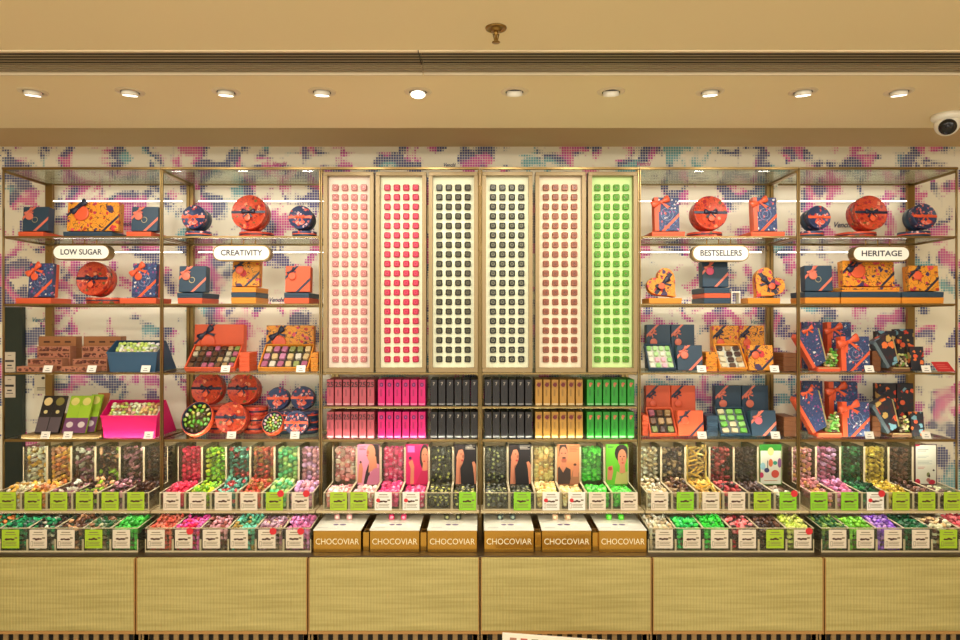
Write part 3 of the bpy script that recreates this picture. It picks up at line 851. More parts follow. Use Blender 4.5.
LABW, LABH = S(17.2, 3.2), S(18.5, 3.2)
_lab = {}
def label_parts(t, kind, x, z, red, variant):
    """price label clipped to the front pane: card > print, sticker"""
    card = {'lime': LIME, 'lime2': LIMEB, 'white': BEIGE, 'wr': WHITE}[kind]
    if ('c', kind) not in _lab:
        b = MB(); b.box(-LABW/2, LABW/2, -.003, 0, 0, LABH, 0, .0006); _lab[('c', kind)] = b.mesh('price_label', card)
    o = bpy.data.objects.new('price_label', _lab[('c', kind)]); COL.objects.link(o); o.parent = t
    o.location = (x, -.0008, z)
    if ('p', variant, kind) not in _lab:
        b = MB(); rr = random.Random(variant); y0, y1 = -.0034, -.0029
        b.box(-LABW*.25, LABW*.25, y0, y1, LABH*.84, LABH*.88, 1); b.box(-LABW*.32, LABW*.32, y0, y1, LABH*.72, LABH*.75, 1)
        for k in range(4):
            cx = -LABW*.22+k*LABW*.12
            b.prism(ellipse(cx, LABH*.5+rr.uniform(-.002, .002), LABW*rr.uniform(.07, .11), LABH*rr.uniform(.04, .07), 9), y0-.0001*k, y1, 0)
        b.box(LABW*.24, LABW*.4, y0, y1, LABH*.52, LABH*.6, 1)
        for k, f in enumerate((.32, .24, .16)):
            b.box(-LABW*.26, LABW*(.36-.05*(k % 2)), y0, y1, LABH*f, LABH*(f+.028), 1)
        fr = .006
        b.box(-LABW*.42, -LABW*.40, y0, y1, LABH*.14, LABH*.36, 1); b.box(-LABW*.32, -LABW*.30, y0, y1, LABH*.14, LABH*.36, 1)
        b.box(-LABW*.42, -LABW*.30, y0, y1, LABH*.36, LABH*.38, 1); b.box(-LABW*.42, -LABW*.30, y0, y1, LABH*.12, LABH*.14, 1)
        if kind == 'wr': b.prism(ellipse(-LABW*.3, LABH*.55, LABW*.12, LABW*.12, 14), y0-.0006, y1, 2)
        _lab[('p', variant, kind)] = b.mesh('print', [INKBROWN, mat('label_ink', (120, 104, 70), .6), RED])
    p = bpy.data.objects.new('print', _lab[('p', variant, kind)]); COL.objects.link(p); p.parent = o
    if red:
        if 'dot' not in _lab:
            b = MB(); b.prism(ellipse(0, 0, .0165, .0165, 20), -.0045, -.0032); _lab['dot'] = b.mesh('sticker', RED)
        s = bpy.data.objects.new('sticker', _lab['dot']); COL.objects.link(s); s.parent = o; s.location = (LABW*.36, 0, LABH*.92)

def pile_build(pts, shape, cols, size, sealed, loc, label, group, keep, indlabel, indgroup, wcol=None, tight=False):
    """pts: (x, y, z, rank). The keep best-ranked become single sweets, the rest one heap."""
    pts = sorted(pts, key=lambda p: p[3])
    mb = MB(); vs, fs, sm = SH[shape]
    pal = [tuple(min(250, int(x*f)) for x in c) for c in cols for f in (1., .72, .88)]
    mats = [cm(c) for c in pal]
    if sealed: mats.append(cm(sealed))
    for i, p in enumerate(pts):
        ci = rng.randrange(len(cols))
        M = Matrix.Translation(Vector(loc)+Vector(p[:3])) @ (erot(shape, p[4]) if p[4] else rrot(shape, tight)).to_matrix().to_4x4()
        if i < keep:
            sweet(shape, cols[ci], size, M, indlabel, indgroup, sealed)
        else:
            ML = Matrix.Translation(Vector(p[:3])) @ M.to_3x3().to_4x4()
            k = size*rng.uniform(.86, .96)
            mb.add([tuple(c*k for c in q) for q in vs], fs, ci*3+rng.choice((0, 0, 1, 2)), ML, sm)
            if sealed and rng.random() < .75:
                ax, s = rng.choice(((1, -1), (1, -1), (2, 1), (0, 1)))
                e = []
                for k2 in range(9):
                    a = 2*math.pi*k2/9; q = [0, 0, 0]
                    q[ax] = s*.915*k; q[(ax+1) % 3] = .54*k*math.cos(a); q[(ax+2) % 3] = .54*k*math.sin(a); e.append(tuple(q))
                mb.add(e, [tuple(range(9))], len(pal), ML)
    o = mb.build('heap_of_sweets', mats, None, loc)
    tag(o, label, 'sweets', group, 'stuff')

_bm = {}
def shared(key, fn):
    if key not in _bm: _bm[key] = fn()
    return _bm[key]
def part(name, me, parent, loc=(0, 0, 0)):
    o = bpy.data.objects.new(name, me); COL.objects.link(o); o.parent = parent; o.location = loc
    return o
def yz_prism(mb, pts, x0, x1, mi=0):
    n = len(pts)
    vs = [(x0, p[0], p[1]) for p in pts]+[(x1, p[0], p[1]) for p in pts]
    fs = [tuple(range(n)), tuple(range(2*n-1, n-1, -1))]+[(i, (i+1) % n, n+(i+1) % n, n+i) for i in range(n)]
    mb.add(vs, fs, mi)

UZ, UD, UW = .637, 3.25, .1225
def upper_bin(cx, desc, shape, cols, lab, bay, size=.0135, sealed=None, lx=0., keep=3, poster=False, variant=0):
    where = '%s bay upper row' % bay
    t = thing('acrylic_bin', 'clear acrylic bin of %s, %s' % (desc, where), 'bin', (cx, UD, UZ), group='upper row of acrylic bins')
    w = UW/2; mid_bin = poster or sealed is not None
    def fp():
        b = MB(); b.box(-w, w, 0, .003, .003, .083); b.box(-w, w, -.0004, .0034, .083, .086, 1); b.box(-w, w, -.0004, .0034, .003, .006, 1); return b.mesh('front_pane', [CLEAR, EDGE])
    def sp():
        b = MB(); pts = [(.0035, 0), (.42, 0), (.42, .27), (.20, .27), (.20, .09), (.0035, .084)]
        yz_prism(b, pts, -.0013, .0013)
        for p, q in (((.0035, .084), (.20, .09)), ((.20, .09), (.20, .27)), ((.0035, 0), (.0035, .084))):
            dy, dz = q[0]-p[0], q[1]-p[1]
            ln = math.hypot(dy, dz); ny, nz = -dz/ln*.002, dy/ln*.002
            yz_prism(b, [(p[0], p[1]), q, (q[0]+ny, q[1]+nz), (p[0]+ny, p[1]+nz)], -.0020, .0020, 1)
        return b.mesh('side_pane', [SIDE, EDGE])
    def tp():
        b = MB(); b.box(-w+.003, w-.003, .201, .204, .078, .27); return b.mesh('tower_pane', CLEAR)
    def bp():
        b = MB(); b.box(-w+.003, w-.003, .416, .42, .003, .27); return b.mesh('back_pane', mat('bin_back', (196, 176, 132), .5))
    def bs():
        b = MB(); b.box(-w+.0025, w-.0025, .0035, .416, 0, .003); return b.mesh('base', mat('bin_base', (190, 170, 130), .45))
    part('front_pane', shared('ufp', fp), t)
    for s in (-1, 1): part('side_pane', shared('usp', sp), t, (s*(w-.0016), 0, 0))
    part('tower_pane', shared('utp', tp), t); part('back_pane', shared('ubp', bp), t); part('base', shared('ubs', bs), t)
    if lab: label_parts(t, lab.replace('+', ''), lx, .0005, '+' in lab, variant % 5)
    pts = []
    st = size*1.62; rad = RAD[shape]*size*1.12+.0012
    nx = max(3, int((UW-.012)/st)); hx = UW/2-.004-rad
    jit = lambda f: rng.uniform(-f, f)*size
    def gx(i, n): return max(-hx, min(hx, -hx+2*hx*i/(n-1)+jit(.2)))
    def put(i, y, z, rank, front=False):
        ex = i in (0, nx-1)
        fl = 'c' if ex and front else 'x' if ex else 'y' if front else None
        pts.append((gx(i, nx), y, max(z, .0045+(rad if shape not in ('twist', 'stick') or fl == 'y' else size*(1.2 if shape == 'twist' else 1.75))), rank, fl))
    if not poster:
        for ly in range(3):
            y = .205+rad+ly*size*1.5
            for r in range(int(.18/st)+1):
                for i in range(nx): put(i, y+abs(jit(.2)), .08+rad+min(r*st+jit(.25)+(size*.7 if i % 2 else 0), .186-2*rad), 50, ly == 0)
    y0 = .004+rad
    ny = int((.198-2*rad-.004)/st)+1
    for r in range(ny):
        y = y0+(.194-2*rad)*r/(ny-1)
        hz = .066+.016*math.sin(r*.9+cx*9)*.6+(.010 if mid_bin else .034)*(y/.2)
        if poster: hz = min(hz, .064)
        for i in range(nx):
            put(i, y, hz+jit(.3), r*.7+rng.random()*1.5, r in (0, ny-1))
            put(i, y, hz-st*.9, 60, r in (0, ny-1))
    for r in range(3):
        for i in range(nx): put(i, y0, .004+rad+r*st, 40, True)
    pile_build(pts, shape, cols, size, sealed, (cx, UD, UZ), 'heap of %s filling its acrylic bin, %s' % (desc, where), 'sweets in the upper bins', keep,
               '%s among %s, %s' % (SWORD[shape], desc, where), 'loose sweets in the upper bin of %s, %s bay' % (desc, bay), tight=(shape == 'cube'))

LZ, LD, LW, LH = CSH, 3.17, .1295, .113
def lower_bin(cx, desc, shape, cols, lab, bay, size=.0145, lx=0., keep=8, variant=0):
    where = '%s bay lower row' % bay
    t = thing('acrylic_bin', 'clear acrylic bin of %s, %s' % (desc, where), 'bin', (cx, LD, LZ+.0005), group='lower row of acrylic bins')
    w = LW/2
    def fp():
        b = MB(); b.box(-w, w, 0, .003, .003, LH); b.box(-w, w, -.0004, .0034, LH, LH+.003, 1); b.box(-w, w, -.0004, .0034, 0, .008, 1); return b.mesh('front_pane', [CLEAR, EDGE])
    def sp():
        b = MB(); yz_prism(b, [(.0035, 0), (.172, 0), (.172, .127), (.0035, LH)], -.0013, .0013)
        yz_prism(b, [(.0035, LH), (.172, .127), (.172, .129), (.0035, LH+.002)], -.002, .002, 1)
        yz_prism(b, [(.0, 0), (.003, 0), (.003, LH*.55), (.0, LH*.55)], -.0021, .0021, 1)
        return b.mesh('side_pane', [SIDE, EDGE])
    def bp():
        b = MB(); b.box(-w+.003, w-.003, .169, .172, .003, .127); return b.mesh('back_pane', SIDE)
    def bs():
        b = MB(); b.box(-w+.0025, w-.0025, .0035, .169, 0, .003); return b.mesh('base', mat('bin_base', (190, 170, 130), .45))
    part('front_pane', shared('lfp', fp), t)
    for s in (-1, 1): part('side_pane', shared('lsp', sp), t, (s*(w-.0016), 0, 0))
    part('back_pane', shared('lbp', bp), t); part('base', shared('lbs', bs), t)
    if lab: label_parts(t, lab.replace('+', ''), lx, .020, '+' in lab, variant % 5)
    st = size*1.62; rad = RAD[shape]*size*1.12+.0012
    nx = max(3, int((LW-.012)/st)); hx = LW/2-.004-rad
    jit = lambda f: rng.uniform(-f, f)*size
    def gx(i, n): return max(-hx, min(hx, -hx+2*hx*i/(n-1)+jit(.2)))
    pts = []
    def put(i, y, z, rank, front=False):
        ex = i in (0, nx-1)
        fl = 'c' if ex and front else 'x' if ex else 'y' if front else None
        pts.append((gx(i, nx), y, max(z, .0045+(rad if shape not in ('twist', 'stick') or fl == 'y' else size*(1.15 if shape == 'twist' else 1.75))), rank, fl))
    y0 = .004+rad
    nr = int((.162-2*rad)/st)+1
    for r in range(nr):
        y = y0+(.160-2*rad)*r/(nr-1)
        hz = LH-.014+.024*math.sin(min(1, y/.16)*math.pi*.6)+.006*math.sin(cx*31+r)
        for i in range(nx):
            put(i, y, min(hz+jit(.35), LH+.045-rad), r*.8+rng.random()*1.6, r in (0, nr-1))
            put(i, y, hz-st*.9, 60, r in (0, nr-1))
    for r in range(4):
        for i in range(nx): put(i, y0, .004+rad+r*st, 40, True)
    pile_build(pts, shape, cols, size, None, (cx, LD, LZ+.0005), 'heap of %s filling its acrylic bin, %s' % (desc, where), 'sweets in the lower bins', keep,
               '%s among %s, %s' % (SWORD[shape], desc, where), 'loose sweets in the lower bin of %s, %s bay' % (desc, bay))

# colours of the sweets
GOLD, WHT, ORG, PCH, MAUVE = (206, 160, 62), (226, 214, 190), (214, 120, 60), (222, 156, 112), (150, 96, 110)
BRN, DBR, LIM, CRIM, TEALC, RO, PGR, PINK, DPK = (92, 58, 40), (52, 32, 26), (150, 190, 40), (212, 36, 72), (110, 178, 156), (214, 74, 56), (140, 190, 104), (222, 150, 160), (196, 80, 100)
LIL, MAG, BLK, OLV, GRN, EMR, DGR, YEL, PUR, CRM = (214, 160, 206), (222, 60, 150), (36, 32, 30), (150, 150, 70), (70, 190, 50), (30, 140, 84), (28, 84, 46), (220, 184, 70), (150, 96, 206), (230, 210, 170)
U = {
 0: [('gold and white wrapped sweets', 'twist', [GOLD, WHT, CRM], 'lime', 0), ('peach and orange wrapped sweets', 'twist', [PCH, ORG, GOLD], 'lime', 0), ('white and mauve wrapped sweets', 'twist', [WHT, MAUVE, BRN], 'lime', 0),
     ('mixed brown and lime sweets', 'twist', [BRN, PCH, DBR, LIM], 'lime', 0), ('dark brown and pink sweets', 'twist', [DBR, BRN, MAUVE, PINK], 'lime', 0), ('plain dark brown sweets', 'twist', [DBR, BRN], 'lime', 0)],
 1: [('crimson balls', 'ball', [CRIM, (190, 26, 60)], 'white', 0), ('lime and yellow sweets', 'oval', [(120, 190, 40), LIM, (200, 210, 50)], 'white', 0), ('teal and red sweets', 'twist', [TEALC, (60, 120, 100), (190, 70, 70)], 'white', 0),
     ('orange-red sweets', 'twist', [RO, (196, 96, 70), (160, 120, 60)], 'white', 0), ('pale green balls', 'ball', [PGR, (90, 190, 120), (170, 190, 110)], 'lime+', 0), ('lilac and mauve balls', 'ball', [LIL, (196, 130, 150), PINK], 'white+', 0)],
 2: [('pale pink foil cubes', 'cube', [(222, 150, 150), (206, 120, 116), (232, 190, 170)], 'lime', .012), ('pink foil cubes under the pink-shirt poster', 'cube', [(222, 150, 150), (206, 120, 116), (232, 190, 170)], 'lime', -.014), ('crimson foil cubes', 'cube', [(212, 40, 96), (226, 70, 120)], 'wr', -.020),
     ('crimson foil cubes under the magenta poster', 'cube', [(216, 44, 100), (230, 90, 130)], 'wr', -.010), ('black foil cubes', 'cube', [(40, 42, 30), (58, 58, 40)], None, 0), ('black foil cubes under the dark-haired woman poster', 'cube', [(40, 42, 30), (58, 58, 40)], 'lime2', .015)],
 3: [('black foil cubes', 'cube', [(40, 42, 34), (56, 56, 42)], None, 0), ('black foil cubes under the smiling woman poster', 'cube', [(40, 42, 34), (56, 56, 42)], 'lime2', .0), ('gold foil cubes', 'cube', [(206, 166, 96), (226, 190, 120)], 'wr', .015),
     ('gold foil cubes under the bearded man poster', 'cube', [(206, 166, 96), (226, 190, 130)], 'wr', .015), ('green foil cubes', 'cube', [(70, 190, 50), (50, 160, 40)], 'white', -.01), ('green foil cubes under the curly-haired man poster', 'cube', [(70, 190, 50), (60, 170, 44)], 'white', .020)],
 4: [('cream and beige sweets', 'oval', [CRM, (206, 180, 130), WHT], 'white', 0), ('dark and beige sweets', 'oval', [DBR, BRN, (170, 140, 100)], 'lime2', 0), ('golden wafer sticks', 'stick', [(214, 160, 60), (226, 184, 96)], 'white', 0),
     ('red and dark sweets', 'oval', [(160, 46, 50), DBR, (196, 80, 76)], 'white', 0), ('dark brown balls', 'oval', [DBR, (70, 46, 34)], 'lime', 0), ('mixed pale sweets under the green-topped poster', 'oval', [WHT, BRN, (150, 130, 110)], 'lime2+', 0)],
 5: [('pink and gold sweets', 'oval', [(214, 130, 130), PINK, (206, 150, 90)], 'lime2', -.024), ('lilac-pink sweets', 'oval', [(206, 120, 160), LIL, (190, 96, 130)], 'lime2', 0), ('dark green sweets', 'twist', [DGR, (24, 60, 40), (60, 140, 80)], 'wr+', 0),
     ('yellow gold sweets', 'twist', [YEL, (190, 160, 50)], 'lime', 0), ('dark chocolate pieces', 'oval', [DBR, BRN, (120, 80, 66)], 'lime', 0), ('brown and white sweets under the recipe poster', 'oval', [BRN, CRM, DBR], 'lime', 0)],
}
for bi in range(6):
    c0 = {0: -2.353, 1: -1.556, 2: -.760, 3: .018, 4: .808, 5: 1.605}[bi]
    for k, (desc, shape, cols, lab, lx) in enumerate(U[bi]):
        mid = bi in (2, 3)
        poster = (mid and k % 2 == 1) or (bi in (4, 5) and k == 5)
        sealed = None
        if mid: sealed = [(240, 196, 190), (240, 150, 170), (176, 176, 90)][k//2] if bi == 2 else [(150, 156, 100), (236, 210, 150), (120, 210, 90)][k//2]
        upper_bin(c0+.1245*(k+.5), desc, shape, cols, lab, BAYS[bi], size=.0142 if mid else .0146, sealed=sealed, lx=lx, keep=16 if mid else 3, poster=poster, variant=bi*7+k)
LB = {
 0: [('green and orange sweets', 'twist', [EMR, (40, 110, 70), ORG], 'lime', 0), ('teal-green sweets', 'twist', [EMR, (50, 170, 110), (24, 70, 50)], 'lime', 0), ('dark and emerald sweets', 'twist', [(24, 50, 44), DBR, EMR, WHT], 'white', 0),
     ('dark and peach sweets', 'twist', [(40, 60, 44), PCH, BRN], 'white', 0), ('mixed brown-green sweets', 'twist', [(90, 110, 70), (170, 120, 90), DGR, CRM], 'lime', 0), ('bright green sweets', 'twist', [(80, 200, 70), (60, 170, 60)], 'white', 0)],
 1: [('salmon sweets', 'twist', [(222, 120, 90), (206, 90, 70)], 'white', 0), ('magenta sweets', 'twist', [MAG, (236, 100, 170), CRIM], 'white+', 0), ('brown-pink sweets', 'twist', [(150, 80, 70), BRN, PINK], 'white', 0),
     ('mint sweets', 'twist', [(110, 206, 180), (80, 160, 120), (160, 130, 60)], 'white', 0), ('mauve and beige sweets', 'twist', [(196, 160, 180), (190, 160, 130), MAUVE], 'white+', 0), ('pink-lilac sweets', 'twist', [(222, 140, 196), (206, 110, 160)], 'white+', 0)],
 4: [('cream sweets', 'twist', [CRM, WHT, (206, 180, 140)], 'white', 0), ('emerald green sweets', 'oval', [(40, 180, 90), (60, 200, 80)], 'white', 0), ('vivid green sweets', 'oval', [(60, 206, 60), (40, 180, 50)], 'white', 0),
     ('red and pink sweets', 'oval', [(190, 50, 60), (226, 130, 130), DBR], 'white', 0), ('dark brown pieces', 'oval', [DBR, BRN, (70, 46, 34)], 'lime', 0), ('lime-cream sweets', 'oval', [(200, 206, 110), (170, 190, 70)], 'white+', 0)],
 5: [('dark green and cream sweets', 'twist', [DGR, (130, 160, 70), (60, 110, 50)], 'white', 0), ('lime green sweets', 'twist', [(140, 206, 60), (110, 180, 50)], 'white', 0), ('purple sweets', 'twist', [PUR, (130, 76, 190), (186, 140, 220)], 'white', 0),
     ('deep green sweets', 'twist', [DGR, (30, 110, 66)], 'white', 0), ('cream and brown sweets', 'oval', [CRM, BRN, (200, 170, 120)], 'lime', 0), ('rosy red sweets', 'oval', [(206, 80, 90), (226, 120, 120)], None, 0)],
}
for bi, rows in LB.items():
    c0 = {0: -2.404, 1: -1.585, 4: .795, 5: 1.615}[bi]
    for k, (desc, shape, cols, lab, lx) in enumerate(rows):
        lower_bin(c0+.131*(k+.5), desc, shape, cols, lab, BAYS[bi], keep=11, variant=bi*5+k, lx=-.012 if bi < 2 else .01)

# platforms under the upper bins
PLAT = mat('platform_board', (196, 176, 136), .45)
for bi in range(6):
    x0, x1 = XP[bi]+.004, XP[bi+1]-.004
    t = thing('bin_platform', 'thin beige platform carrying the upper bins of the %s bay' % BAYS[bi], 'platform', ((x0+x1)/2, 3.24, CSH+.0005), group='platforms of the upper bins')
    h = (x1-x0)/2
    fx = [XP[bi], XP[bi+1]]
    b = MB(); b.box(-h, h, 0, .108, UZ-.012-CSH, UZ-CSH-.001); b.box(-h+.012, h-.012, .124, .434, UZ-.012-CSH, UZ-CSH-.001); b.box(-h+.010, h-.010, .106, .126, UZ-.012-CSH, UZ-CSH-.001); b.build('top', PLAT, t)
    b = MB(); b.box(-h+.03, h-.03, .012, .020, UZ-.0155-CSH, UZ-.0125-CSH); b.build('light_strip', PLATFORM_FILL, t)  # strip added out of view as fill over lower bins and plinths
    b = MB(); b.box(-h+.03, h-.03, .42, .434, 0, UZ-.012-CSH); b.build('back_leg', PLAT, t)
    for s in (-1, 1):
        b = MB(); b.box(s*(h-.018)-.003, s*(h-.018)+.003, .25, .43, 0, UZ-.012-CSH); b.build('side_leg', PLAT, t)

# ------------------------------------------------------------------ portrait posters
SK = mat('print_skin', (184, 116, 84), .55); SK2 = mat('print_skin_shade', (150, 84, 60), .55); HAIR = mat('print_hair', (34, 22, 18), .55); LIP = mat('print_lip', (170, 50, 50), .55)
def poster(cx, bg, layers, label, D=3.4405, border=None):
    w, h = S(22.0, D), S(40.5, D)
    t = thing('poster', label, 'poster', (cx, D, .714), group='posters on the upper bins')
    b = MB(); b.box(-w/2, w/2, 0, .004, 0, h, 0, .0006); b.build('board', border or bg, t)
    mb = MB(); mats = []; y = -.0002
    if border: layers = [(bg, [(.04, .022), (.96, .022), (.96, .978), (.04, .978)])]+layers
    for m, pts in layers:
        if m not in mats: mats.append(m)
        q = [(max(-w/2+.001, min(w/2-.001, (p[0]-.5)*w)), max(.001, min(h-.001, p[1]*h))) for p in pts]
        mb.add([(p[0], y, p[1]) for p in q], [tuple(range(len(q)))], mats.index(m)); y -= .00012
    mb.build('print', mats, t)
    return t
E = ellipse
def pm(n, c): return mat('poster_'+n, tuple(int(x*.82) for x in c), .5)
XU = lambda bi, k: {2: -.760, 3: .018, 4: .808, 5: 1.605}[bi]+.1245*(k+.5)
FINE = lambda x0, z0, wd, n=3, m=None: [(m or DARK, [(x0, z0-.035*i), (x0+wd*(1-.2*(i % 2)), z0-.035*i), (x0+wd*(1-.2*(i % 2)), z0-.035*i+.014), (x0, z0-.035*i+.014)]) for i in range(n)]
pk = pm('pink', (232, 150, 176))
poster(XU(2, 1), pk, [(HAIR, [(.62, 1), (.98, 1), (1, .5), (.8, .55), (.62, .8)]), (HAIR, [(.28, .02), (.6, .02), (.56, .3), (.5, .52), (.38, .3)]), (SK, E(.62, .78, .2, .22)), (SK, [(.55, .7), (.85, .7), (.9, .4), (.5, .3)]), (SK2, E(.48, .8, .06, .05)),
    (LIP, E(.45, .72, .04, .02)), (pm('blouse', (206, 120, 150)), [(.42, .02), (1, .02), (1, .42), (.75, .4), (.5, .2)]), (SK, [(.02, .05), (.2, .05), (.26, .4), (.2, .55), (.08, .5)]), (INKBROWN, E(.15, .56, .05, .03))]+FINE(.08, .93, .3), 'poster of a woman tilting her head back on pink')
mg = pm('magenta', (226, 26, 104))
poster(XU(2, 3), mg, [(pm('mauve', (206, 110, 196)), [(.08, .8), (.4, .8), (.4, .96), (.08, .96)]), (HAIR, E(.86, .68, .24, .32)), (SK, E(.86, .7, .15, .22)), (SK, [(.78, .55), (1, .55), (1, .3), (.74, .36)]), (LIP, E(.84, .58, .05, .02)), (HAIR, E(.8, .74, .03, .012)), (HAIR, E(.93, .74, .03, .012)),
    (pm('red_top', (206, 30, 84)), [(.45, .02), (1, .02), (1, .36), (.7, .34)]), (SK, [(.2, .02), (.36, .02), (.38, .45), (.3, .62), (.12, .56), (.22, .4)]), (pm('sweet', (60, 20, 60)), E(.2, .66, .07, .04))], 'poster of a dark-haired woman in red on magenta')
bk = pm('black', (26, 20, 22))
for bi, k, lab in ((2, 5, 'poster of a smiling woman on black beside the brass bay post'), (3, 1, 'poster of a smiling woman on black beside the gold cubes')):
    poster(XU(bi, k), bk, [(HAIR, E(.2, .76, .26, .24)), (SK, E(.27, .7, .18, .2)), (SK, [(.06, .02), (.3, .02), (.26, .4), (.4, .55), (.1, .6)]), (SK2, E(.4, .7, .05, .04)), (LIP, E(.36, .6, .06, .025)), (HAIR, E(.3, .76, .03, .012)), (HAIR, [(.02, .98), (.44, .98), (.4, .88), (.2, .86), (.1, .7), (.02, .55)]), (SK2, [(.2, .05), (.3, .05), (.27, .4), (.36, .52), (.24, .46)]),
        (SK, [(.92, .02), (1, .02), (1, .5), (.9, .58), (.8, .56), (.86, .4)])]+FINE(.5, .95, .44, 3, pm('white_text', (220, 210, 190))), lab)
pc = pm('peach', (232, 150, 96))
poster(XU(3, 3), pc, [(HAIR, [(.05, .7), (.1, .98), (.4, 1), (.48, .8)]), (SK, E(.28, .72, .2, .22)), (SK2, E(.3, .6, .12, .07)), (HAIR, E(.3, .665, .09, .02)), (LIP, E(.3, .62, .05, .013)), (HAIR, E(.2, .78, .04, .012)), (HAIR, E(.36, .78, .04, .012)), (SK, [(.16, .55), (.4, .55), (.44, .36), (.14, .36)]),
    (pm('dark_shirt', (62, 44, 40)), [(.02, .02), (.62, .02), (.6, .38), (.4, .44), (.26, .3), (.08, .46), (.02, .4)]), (pm('tan_coat', (176, 118, 80)), [(.55, .02), (1, .02), (1, .3), (.7, .36)]), (SK, [(.7, .2), (.95, .2), (.98, .46), (.86, .54), (.72, .44)]), (INKBROWN, E(.8, .5, .07, .03))]+FINE(.55, .93, .4, 4, pm('tan_text', (170, 96, 60))), 'poster of a bearded man in a dark shirt on peach')
gr = pm('green', (112, 206, 40))
poster(XU(3, 5), gr, [(HAIR, E(.72, .78, .32, .22)), (SK, E(.74, .66, .2, .22)), (SK, [(.64, .5), (.86, .5), (.9, .28), (.62, .28)]), (HAIR, E(.66, .7, .04, .012)), (HAIR, E(.82, .7, .04, .012)), (SK2, E(.75, .63, .03, .04)), (LIP, E(.76, .54, .06, .018)),
    (pm('print_shirt', (206, 196, 110)), [(.4, .02), (.98, .02), (1, .34), (.72, .26), (.5, .34)]), (SK, [(.06, .12), (.26, .12), (.34, .34), (.3, .48), (.08, .44)]), (LIP, E(.2, .4, .09, .05))]+FINE(.08, .95, .3, 2), 'poster of a curly-haired man on bright green')
wp = pm('paper', (226, 226, 206))
poster(XU(4, 5), wp, [(pm('banner', (40, 140, 30)), [(0, .84), (1, .84), (1, 1), (0, 1)]), (pm('flower_pale', (230, 214, 130)), E(.5, .82, .14, .1)), (pm('flower_orange', (206, 96, 50)), E(.5, .54, .1, .1)), (pm('flower_teal', (40, 150, 120)), E(.7, .54, .1, .05)), (pm('flower_violet', (130, 80, 130)), E(.9, .54, .09, .12)),
    (pm('flower_sky', (150, 200, 214)), E(.14, .46, .12, .09)), (pm('flower_navy', (50, 56, 110)), E(.32, .36, .12, .06)), (pm('flower_rose', (200, 40, 90)), E(.08, .24, .1, .07)), (pm('flower_red', (206, 70, 50)), E(.7, .27, .18, .1)), (pm('stalk', (60, 80, 70)), [(.34, .4), (.38, .4), (.38, .6), (.34, .6)])]+FINE(.2, .1, .6, 1, pm('orange_text', (200, 110, 60))), 'white poster of coloured flowers under a green banner', border=mat('poster_green_edge', (70, 110, 40), .5))
poster(XU(5, 5), pm('paper_mint', (226, 226, 204)), FINE(.12, .86, .5, 2, pm('text_grey', (96, 110, 110)))+FINE(.12, .7, .5, 2, pm('text_soft', (160, 176, 166)))+FINE(.12, .58, .66, 3, pm('text_soft', (160, 176, 166)))+FINE(.12, .43, .34, 2, pm('text_pink', (206, 130, 130)))+
    [(pm('rose', (200, 36, 66)), E(.12, .07, .12, .08)), (pm('rose', (200, 36, 66)), E(.76, .07, .16, .06)), (pm('rose', (200, 36, 66)), E(.1, .98, .12, .03)), (pm('leaf', (120, 130, 70)), E(.6, .25, .08, .06)), (pm('bud', (60, 40, 40)), E(.64, .22, .05, .04)), (pm('bud_pink', (180, 110, 100)), E(.6, .12, .09, .05)), (pm('bud', (60, 40, 40)), E(.84, .36, .05, .025))], 'white recipe poster with roses in its corners', border=mat('poster_dark_edge', (60, 36, 40), .5))

